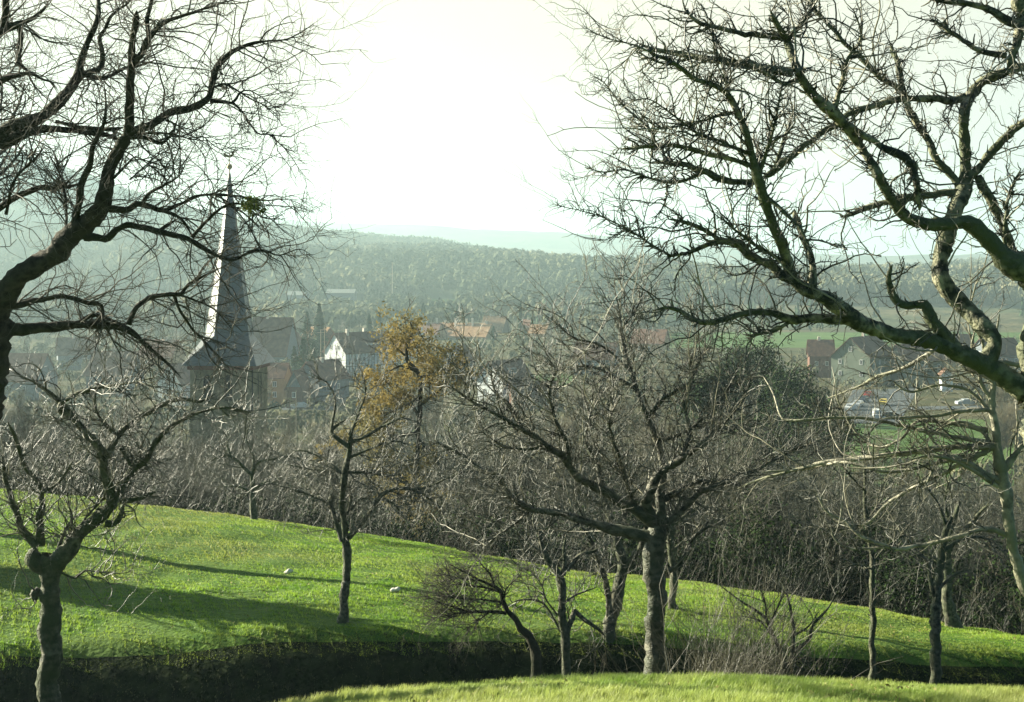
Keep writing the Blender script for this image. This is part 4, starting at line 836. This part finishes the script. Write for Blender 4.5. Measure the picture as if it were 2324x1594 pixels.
house('house with dark front roof and sunlit top, behind the right end of the terraces', 1100, 700, -108, 13, 11, 5.5, 7.0, 'brick_wall', 'tan_tile', chim=[(3, 0, 1.0), (8, 0, 1.0)], side=[(1, 3, 3), (1, 7, 3)], zb=-38.0)
house('small house with orange roof between the terraces and the thin conifer', 1190, 710, -118, 9, 5, 6, 4.8, 'brick_wall', 'red_tile', chim=[(2, 0, .8)], zb=-38.4)
house('house with pale tan roof at the far right end of the terraces', 1208, 660, -115, 9, 8, 4.4, 3.8, 'ochre_plaster', 'tan_tile', chim=[(5, 0, .9)], side=[(1, 3, 2.4)], zb=-36.2)
house('red roofed house half hidden behind the half timbered house', 880, 470, -110, 9, 9, 5, 4.4, 'white_plaster', 'red_tile', side=[(1, 3, 3), (1, 6, 3)], chim=[(4, 0, .8)])
house('house with brown roof behind the twigs of the large central tree', 1310, 430, -105, 9, 12, 5, 4.6, 'slate_wall', 'brown_tile', side=[(1, 3, 3), (1, 7, 3)], chim=[(5, 0, .9)])
house('house with orange roof farther right behind the large central tree', 1440, 520, -112, 9, 12, 5, 4.6, 'ochre_plaster', 'red_tile', side=[(1, 3, 3), (1, 7, 3)], chim=[(5, 0, .9)])
house('large greenish plastered house with dark red roof and skylights, above the car park', 1930, 385, -36, 11, 18, 7.0, 5.0, 'green_plaster', 'brown_tile', wins=[(-3, 5.6), (3, 5.6), (-3, 2.4), (3, 2.4), (0, 9)], side=[(1, y_, z_) for y_ in (3, 7, 11, 15) for z_ in (2.4, 5.4)], chim=[(9, 0, 1)], zb=-32)
house('lower green grey house wing with red roof, right of the large greenish house', 2035, 392, -86, 10, 12, 5.0, 3.8, 'green_plaster', 'red_tile', side=[(1, 2, 3), (1, 6, 3), (1, 10, 3)], zb=-31.0)
house('house with dark red roof left of the greenish house', 1835, 420, -98, 9, 7, 5.4, 4.2, 'brick_wall', 'red_tile', chim=[(3, 0, .9)], side=[(1, 2, 3), (1, 5, 3)], zb=-32)
house('small white walled shed at the right behind the branches', 2150, 345, -10, 2.6, 5, 2.6, 1.2, 'white_plaster', 'brown_tile', zb=-29.4)
house('slate fronted red roofed house in the far right village', 2225, 430, -70, 10, 12, 5, 4.4, 'slate_wall', 'brown_tile', wins=[(0, 5)], side=[(1, 4, 3), (1, 9, 3)], zb=-32)
house('brown roofed house between the greenish wing and the right edge tree', 2120, 470, -95, 9, 12, 5, 4.4, 'ochre_plaster', 'brown_tile', side=[(1, 3, 3), (1, 8, 3)], chim=[(5, 0, .9)], zb=-32.6)
house('house with russet roof seen through the twigs of the big left tree', 20, 350, -100, 11, 10, 5, 6, 'slate_wall', 'brown_tile', side=[(1, 3, 3), (1, 7, 3)], zb=-33)
house('house with muted red roof, second from the left edge', 215, 360, -98, 10, 11, 5, 5.4, 'slate_wall', 'brown_tile', side=[(1, 3, 3), (1, 8, 3)], chim=[(5, 0, 1)], zb=-32.5)
house('white gabled house with red roof just left of the church tower', 385, 330, -30, 7.5, 10, 5, 4.2, 'white_plaster', 'red_tile', side=[(1, 3, 3), (1, 8, 3)], wins=[(0, 5.5), (-1.6, 3), (1.6, 3)], zb=-32.5)
house('brown roofed house with one chimney farther back on the left', 130, 450, -70, 9, 12, 5, 4.8, 'slate_wall', 'brown_tile', wins=[(0, 5)], side=[(1, 4, 3), (1, 8, 3)], chim=[(5, 0, 1)])
house('red roofed house farther back, left of the spire', 330, 440, -104, 9, 11, 5, 4.8, 'ochre_plaster', 'red_tile', side=[(1, 3, 3), (1, 8, 3)], chim=[(7, 0, 1)])
house('long pale roofed shed at the wood edge, farther left', 656, 930, -92, 12, 12, 4, 2.2, 'slate_wall', 'shed_roof', zb=-24)
house('long pale roofed shed at the wood edge, beside the birch clump', 744, 925, -92, 12, 18, 4, 2.2, 'slate_wall', 'shed_roof', zb=-22.6)

# slender pale turret with a spirelet, masts, posts
x = (957.5 - CX) / F * 560; t = empty('turret', (x, 560, -34)); tag(t, 'slender pale turret with a needle spire in front of the terraces', 'turret')
BX().box(-.75, .75, -.75, .75, 0, 5.8).build('wall', 'chimney_plaster', t)
f = BX(); pts = [(-1.05, -1.05, 5.8), (1.05, -1.05, 5.8), (1.05, 1.05, 5.8), (-1.05, 1.05, 5.8)]; mid = [(-.35, -.35, 7.6), (.35, -.35, 7.6), (.35, .35, 7.6), (-.35, .35, 7.6)]; tip = [(-.12, -.12, 12.2), (.12, -.12, 12.2), (.12, .12, 12.2), (-.12, .12, 12.2)]
for A, B in ((pts, mid), (mid, tip)):
    for k in range(4): f.face([A[k], A[(k + 1) % 4], B[(k + 1) % 4], B[k]])
f.face(tip).face(pts[::-1]); f.build('spire', 'white_plaster', t)
def mast(label, u, y0, y1, d, r, name='mast', cat='mast', arms=False, m='pole'):
    top = at(u, y0, d); bot = at(u, y1, d); g = gz(bot.x, d); zb = min(bot.z, g) - .3; t = empty(name, (top.x, d, zb)); tag(t, label, cat); H = top.z - zb
    mb = MB(); mb.tubes(np.array([[[0, 0, 0], [0, 0, H * .5], [0, 0, H]]], float), np.array([[r, r * .85, r * .6]]), 8); mb.build('post', m, t)
    if arms: BX().box(-1.0, 1.0, -.06, .06, H - .9, H - .78).build('crossarm', m, t)
    else: BX().box(-r * 1.5, r * 1.5, -r * 1.5, r * 1.5, H, H + r * 2.5).build('cap', m, t)
mast('tall slim pale mast standing before the wooded hill', 890.5, 599, 646, 900, .35)
mast('wooden pole in the gap left of the white half timbered house', 728, 748, 795, 380, .13, 'utility_pole', 'pole', True); mast('wooden pole just right of its twin by the white half timbered house', 736.5, 742, 780, 385, .13, 'utility_pole', 'pole', True)
mast('thin pole above the roofs beside the pale turret', 978.5, 727, 762, 590, .14, 'utility_pole', 'pole', True); mast('thin white pole below the brick house', 672, 890, 938, 210, .06, 'utility_pole', 'pole', False)
mast('tall lit pole in front of the right end of the terraces', 1205, 760, 790, 500, .12, 'utility_pole', 'pole', False)

# ------------------------------------------------------------------ parked cars
def car(label, u, d, rz, body, L=4.2, van=False):
    x = (u - CX) / F * d; t = empty('parked_car', (x, d, gz(x, d) + .02), R(rz)); tag(t, label, 'van' if van else 'car', 'cars parked in the village'); W = .84
    pr = [(-2.1, .3), (-2.12, .75), (-1.95, .95), (-1.1, 1.02), (-.55, 1.42), (.9, 1.46), (1.65, 1.02), (2.05, .92), (2.12, .6), (2.1, .3)] if not van else [(-2.1, .3), (-2.12, .95), (-1.75, 1.15), (-1.3, 1.85), (2.0, 1.95), (2.12, 1.6), (2.1, .3)]
    b = BX(); n = len(pr); sc = lambda z: W * (1 if z < 1.05 else .86)
    b.face([(px, -sc(z), z) for px, z in pr]).face([(px, sc(z), z) for px, z in reversed(pr)])
    for i in range(n): (a, z), (c, z2) = pr[i], pr[(i + 1) % n]; b.face([(a, sc(z), z), (c, sc(z2), z2), (c, -sc(z2), z2), (a, -sc(z), z)])
    b.build('body', body, t)
    g = BX(); zt = 1.38 if not van else 1.7
    for s in (-1, 1): g.face([(-.95, s * (W * .97), 1.05), (1.45, s * (W * .97), 1.05), (.85, s * (W * .885), zt), (-.5, s * (W * .885), zt)][::s])
    g.face([(-1.06, -.68, 1.06), (-.6, -.62, zt), (-.6, .62, zt), (-1.06, .68, 1.06)]).face([(1.62, -.68, 1.07), (1.62, .68, 1.07), (1.0, .62, zt + .02), (1.0, -.62, zt + .02)]); 
    if not van: g.build('windows', 'pane', t)
    for sx in (-1.3, 1.3):
        for sy in (-1, 1):
            mb = MB(); a = np.array([[[sx, sy * (W + .01), .32], [sx, sy * (W - .20), .32]]], float); mb.tubes(a, np.array([[.32, .32]]), 14); w = mb.build('wheel', 'tyre', t)
            th = np.linspace(0, 2 * math.pi, 15)[:-1]; BX().face([(sx + .32 * math.cos(q), sy * (W + .01), .32 + .32 * math.sin(q)) for q in th][::-sy]).build('rim', 'car_silver', w)
for a in [('white car parked below the grey slate house', 681, 322, 10, 'car_white'), ('yellow parked van above the white car by the slate house', 690, 345, 5, 'car_yellow', 4.2, True), ('white car, left one of the row in the car park by the dark evergreens', 1931, 318, 60, 'car_white'),
          ('silver car parked next to the white one in the car park', 1948, 326, 60, 'car_silver'), ('dark blue car in the middle of the car park row', 1960, 338, 60, 'car_dark'), ('red car at the far end of the car park row', 1972, 350, 60, 'car_red'), ('dark car parked alone at the field edge below the car park', 2017, 300, 5, 'car_dark'),
          ('white van in the car park nearest the field', 1990, 300, 80, 'car_white', 4.2, True), ('silver blue car far right behind the branches', 2190, 330, 8, 'car_silver'), ('yellow car beside the road right of the greenish house', 2005, 330, 70, 'car_yellow')]: car(*a)
def sheet(name, pts, m, dz):
    N = 30; P = []
    A, B, C_, D = [np.array(p, float) for p in pts]
    for i in range(N + 1):
        for j in range(9): s, t_ = i / N, j / 8; q = (A * (1 - s) + B * s) * (1 - t_) + (D * (1 - s) + C_ * s) * t_; P.append(q)
    P = np.array(P); Z = ground(P[:, 0], P[:, 1]) + dz; idx = np.arange((N + 1) * 9).reshape(N + 1, 9); Q = np.stack([idx[:-1, :-1], idx[1:, :-1], idx[1:, 1:], idx[:-1, 1:]], -1).reshape(-1, 4)
    o = newmesh(name, np.column_stack([P, Z]), Q, 4, m); tag(o, kind='structure')
def ux(u, d): return ((u - CX) / F * d, d)
sheet('car_park', [ux(1900, 290), ux(2040, 290), ux(2085, 378), ux(1935, 372)], 'asphalt', .05); sheet('road', [ux(2040, 318), ux(2324, 322), ux(2324, 330), ux(2050, 326)], 'asphalt', .06)
sheet('road', [ux(640, 318), ux(760, 318), ux(760, 326), ux(640, 326)], 'asphalt', .06)

# ------------------------------------------------------------------ pale stones on the meadow, cut log
for lab, u, y, w in (('pale flat stone lying on the sunlit meadow, left of the slim tree', 655, 1302, .20), ('white stone lying on the meadow to the right of the slim tree', 897, 1343, .23)):
    p = ground_at(u, y); r2 = np.random.RandomState(u); import bmesh; bm = bmesh.new(); bmesh.ops.create_icosphere(bm, subdivisions=3, radius=1)
    for v in bm.verts: n_ = v.co.normalized(); v.co = Vector((n_.x * w * .5 * (1 + .18 * math.sin(5 * n_.y + u)), n_.y * w * .3, n_.z * .06 * (1 + .25 * math.sin(4 * n_.x + u)))) + Vector((0, 0, .045 + .02 * n_.x))
    me = bpy.data.meshes.new('stone'); bm.to_mesh(me); bm.free(); me.materials.append(MATS['stone']); [setattr(q, 'use_smooth', True) for q in me.polygons]
    o = bpy.data.objects.new('stone', me); col.objects.link(o); o.location = p; tag(o, lab, 'stone')

# ------------------------------------------------------------------ grass blades, bank weeds
def blades(name, N, fu, fd, hr, wr, m, seed, lean=.5, mask=None, clump=True, noise=.5):
    r2 = np.random.RandomState(seed); u = r2.uniform(*fu, N); d = r2.uniform(*fd, N); x = (u - CX) / F * d; y = d
    if clump: x = x + .05 * np.sin(x * 23 + y * 9); y = y + .05 * np.sin(y * 19 + x * 7)
    k = np.ones(N, bool) if mask is None else mask(u, x, y); x, y = x[k], y[k]; n = len(x); z = ground(x, y) - .01
    cl = .5 + .5 * np.sin(x * 1.7 + 2 * np.sin(y * 1.1)) * np.sin(y * 2.3 + 1.5 * np.sin(x * .9)); h = r2.uniform(*hr, n) * (1 - noise + 1.3 * noise * cl); w = r2.uniform(*wr, n)
    a = r2.rand(n) * 6.283; dx, dy = np.cos(a), np.sin(a); la = r2.rand(n) * 6.283; lx = np.cos(la) * h * lean * r2.rand(n) + .25 * h; ly = np.sin(la) * h * lean * r2.rand(n)
    b = np.stack([x, y, z], 1); sd = np.stack([dx * w, dy * w, 0 * w], 1); md = b + np.stack([lx * .35, ly * .35, h * .6], 1); tp = b + np.stack([lx, ly, h], 1)
    V = np.stack([b - sd, b + sd, md + sd * .7, md - sd * .7, tp + sd * .08, tp - sd * .08], 1).reshape(-1, 3); i = np.arange(n)[:, None] * 6
    Q = np.concatenate([i + [0, 1, 2, 3], i + [3, 2, 4, 5]]); o = newmesh(name, V, Q, 4, m, smooth=False); tag(o, kind='stuff'); return o
blades('grass', 170000, (560, 2420), (9.6, 13.6), (.04, .12), (.0016, .0034), 'grass_near', 1)
mead = lambda u, x, y: (y < np.interp(u, K_U, RD) + 1.2)
blades('grass', 420000, (-120, 2440), (28.6, 48), (.03, .075), (.004, .008), 'grass_blade', 2, mask=mead, lean=.8, noise=.7)
blades('weeds', 90000, (-100, 2440), (22, 28.6), (.02, .06), (.006, .014), 'weed', 3, lean=.9, noise=.6)
blades('grass', 45000, (-120, 2440), (28.1, 28.9), (.015, .04), (.004, .008), 'grass_blade', 4, lean=.8, noise=.7)

r2 = np.random.RandomState(71); u = r2.uniform(0, 2400, 5200); d = np.concatenate([r2.uniform(29.2, 46, 4200), r2.uniform(9.8, 13, 1000)]); x = (u - CX) / F * d; k = d < np.interp(u, K_U, RD)
V, Q = leafcloud(r2, np.column_stack([x, d, ground(x, d) + .035])[k], .026); tag(newmesh('fallen_leaves', V, Q, 4, 'dead_leaf', smooth=False), kind='stuff')
# ------------------------------------------------------------------ trees outside the left edge whose shadows cross the meadow
def shadow_tree(x, y, H, r, cf, seed, lab):
    t, _ = grown_tree('bare_tree', seed, H, 'bark_dark', 'twig_dark', trunk_r=r, n1=40, n2=9, n3=5, L1=.3, crown_from=cf); t.location = (x, y, gz(x, y)); tag(t, lab, 'tree'); return t
# ------------------------------------------------------------------ trees between the houses, beyond them the woods
rs = np.random.RandomState(99)
vp = [grown_tree('village_tree', 300 + i, 10.0, 'bark', ['far_twig', 'thicket_twig', 'far_twig', 'shoot'][i], trunk_r=.16, n1=30, n2=9, n3=4, L1=.36, up=.12, thick=1.4, stems=1 + (i == 2) * 2)[0] for i in range(4)]
n = 0; k = 0
while n < 290 and k < 9000:
    k += 1; d = rs.uniform(105, 650) if n % 2 else rs.uniform(105, 330); u = rs.uniform(-60, 2400); x = (u - CX) / F * d; g = gz(x, d); H = rs.uniform(5, 10.5) if d > 200 else rs.uniform(5, 8); top = HY - (g + H) / d * F; bot = HY - g / d * F; hw = H * .28 / d * F
    if any(u + hw > a and u - hw < b and top < y1 and bot > y0 and d < dd + 12 for a, b, y0, y1, dd in KEEP): continue
    if abs(x - (-29)) < 7 and abs(d - 150) < 8: continue
    o = vp[n] if n < 4 else copy_tree(vp[n % 4]); place(o, x, d, 10.0, H, rs.rand() * 6.28); n += 1
    tag(o, 'bare deciduous tree standing among the village houses and gardens in the valley', 'tree', 'bare trees in the valley among the houses')

def woods(name, N, fu, fd, Hr, seed, m='far_crown', K=26, conif=False, size=1.0, keep=False, clump=None):
    """many small winter trees as one mass"""
    r2 = np.random.RandomState(seed); u = r2.uniform(*fu, N); d = np.sqrt(r2.uniform(fd[0] ** 2, fd[1] ** 2, N)); x = (u - CX) / F * d; g = ground(x, d); H = r2.uniform(*Hr, N) * (1 + .25 * np.sin(x * .013 + 2 * np.sin(d * .007)) * np.sin(d * .011 + x * .004))
    ok = ~((d > 840) & (d < 1010) & (u > 965) & (u < 1045))
    if keep:
        top = HY - (g + H) / d * F; bot = HY - g / d * F; hw = H * .28 / d * F
        for a_, b_, y0, y1, dd in KEEP: ok &= ~((u + hw > a_) & (u - hw < b_) & (top < y1) & (bot > y0) & (d < dd + 12))
        ok &= ~((np.abs(x + 29) < 6) & (np.abs(d - 150) < 8))
        ok &= ~((d > 205) & (d < 300) & (u > 1880) & (u < 2300)) & ~((d > 540) & (u > 1500))
    if clump: ok &= (np.sin(x * clump + 1.7 * np.sin(d * clump * .8)) * np.sin(d * clump * 1.3 + 1.1 * np.sin(x * clump * .6)) > .15)
    u, d, x, g, H = u[ok], d[ok], x[ok], g[ok], H[ok]; N = len(u)
    a = r2.rand(N, K) * 6.283
    if conif:
        zz = r2.uniform(.1, 1.0, (N, K)); rr = .2 * (1.03 - zz) * H[:, None] * np.sqrt(r2.uniform(.5, 1, (N, K)))
        nrm = np.stack([np.cos(a), np.sin(a), np.full_like(a, .35)], -1)
    else:
        el = np.arcsin(r2.uniform(-.45, 1, (N, K))); sh = r2.uniform(.75, 1.08, (N, K)); rr = .30 * H[:, None] * np.cos(el) * sh * r2.uniform(.75, 1.3, (N, 1)); zz = .62 + .36 * np.sin(el) * sh
        nrm = np.stack([np.cos(a) * np.cos(el), np.sin(a) * np.cos(el), np.sin(el)], -1)
    c = np.stack([x[:, None] + np.cos(a) * rr, d[:, None] + np.sin(a) * rr, g[:, None] + zz * H[:, None]], -1).reshape(-1, 3)
    M = len(c); nrm = nrm.reshape(-1, 3) + r2.randn(M, 3) * .28; nrm /= np.linalg.norm(nrm, axis=1, keepdims=True)
    up = np.stack([np.cos(a).ravel() * .35, np.sin(a).ravel() * .35, np.ones(M)], 1) + r2.randn(M, 3) * .3; up -= (up * nrm).sum(1, keepdims=True) * nrm; up /= np.linalg.norm(up, axis=1, keepdims=True) + 1e-9
    sd = np.cross(nrm, up); s = (r2.uniform(.7, 1.2, M) * .13 * size)[:, None] * np.repeat(H, K)[:, None]
    V = np.stack([c - up * s, c + sd * s * .42, c + up * s, c - sd * s * .42], 1).reshape(-1, 3); Q = np.arange(M * 4).reshape(-1, 4)
    P = np.stack([np.stack([x, d, g - .3], 1), np.stack([x + r2.randn(N) * .3, d, g + H * .75], 1)], 1); tv, tq = tubes(P, np.stack([H * .014, H * .006], 1), 3)
    o = newmesh(name, np.concatenate([V, tv]), np.concatenate([Q, tq + len(V)]), 4, [m, 'bark'], smooth=False, midx=np.concatenate([np.zeros(len(Q), int), np.ones(len(tq), int)]))
    tag(o, kind='stuff'); return o
woods('woods', 2600, (-150, 2500), (640, 930), (8, 14), 1, K=44, keep=True)
woods('woods', 8000, (-150, 2500), (980, 1450), (9, 18), 2, K=36)
woods('woods', 17000, (-150, 2500), (1400, 2060), (12, 20), 3, K=24)
woods('woods', 700, (300, 2500), (640, 1400), (9, 16), 4, m='conifer', K=50, conif=True, clump=.02)
woods('woods', 2600, (-150, 2500), (1100, 2000), (9, 14), 5, m='conifer', K=30, conif=True, clump=.009)
woods('hedge_growth', 2600, (-100, 2450), (118, 640), (2, 6.5), 6, K=70, keep=True, size=.7)
def up_sun(u, y, ut):
    p = ground_at(u, y, 28.5, 50)
    for s in np.arange(0, 40, .1):
        x, yy = p.x - math.sin(SUN_AZ) * s, p.y + math.cos(SUN_AZ) * s
        if CX + F * x / yy < ut: return x, yy
x, y = up_sun(420, 1282, -120); shadow_tree(x, y, 14, .26, .6, 402, 'slender bare tree just outside the left edge, casting the thin shadow')
x, y = up_sun(400, 1372, -210)
leafball('ivy_tree', 'evergreen', (x, y, gz(x, y) + 2.2), (.85, .85, 2.9), 40000, .09, 403, 'ivy clad trunk just outside the left edge, casting the broad shadow', 'tree', lobes=90)

# ------------------------------------------------------------------ haze over the whole valley
hz = BX().box(-9000, 9000, -60, 9200, -120, 262).build('haze', 'slate'); hz.data.materials.clear(); tag(hz, kind='stuff')
m = bpy.data.materials.new('haze'); m.use_nodes = True; m.node_tree.nodes.clear(); pv = m.node_tree.nodes.new('ShaderNodeVolumePrincipled'); ou = m.node_tree.nodes.new('ShaderNodeOutputMaterial')
pv.inputs['Density'].default_value = 0.00027; pv.inputs['Color'].default_value = (.63, .85, .90, 1); pv.inputs['Anisotropy'].default_value = .35
m.node_tree.links.new(pv.outputs[0], ou.inputs['Volume']); hz.data.materials.append(m)
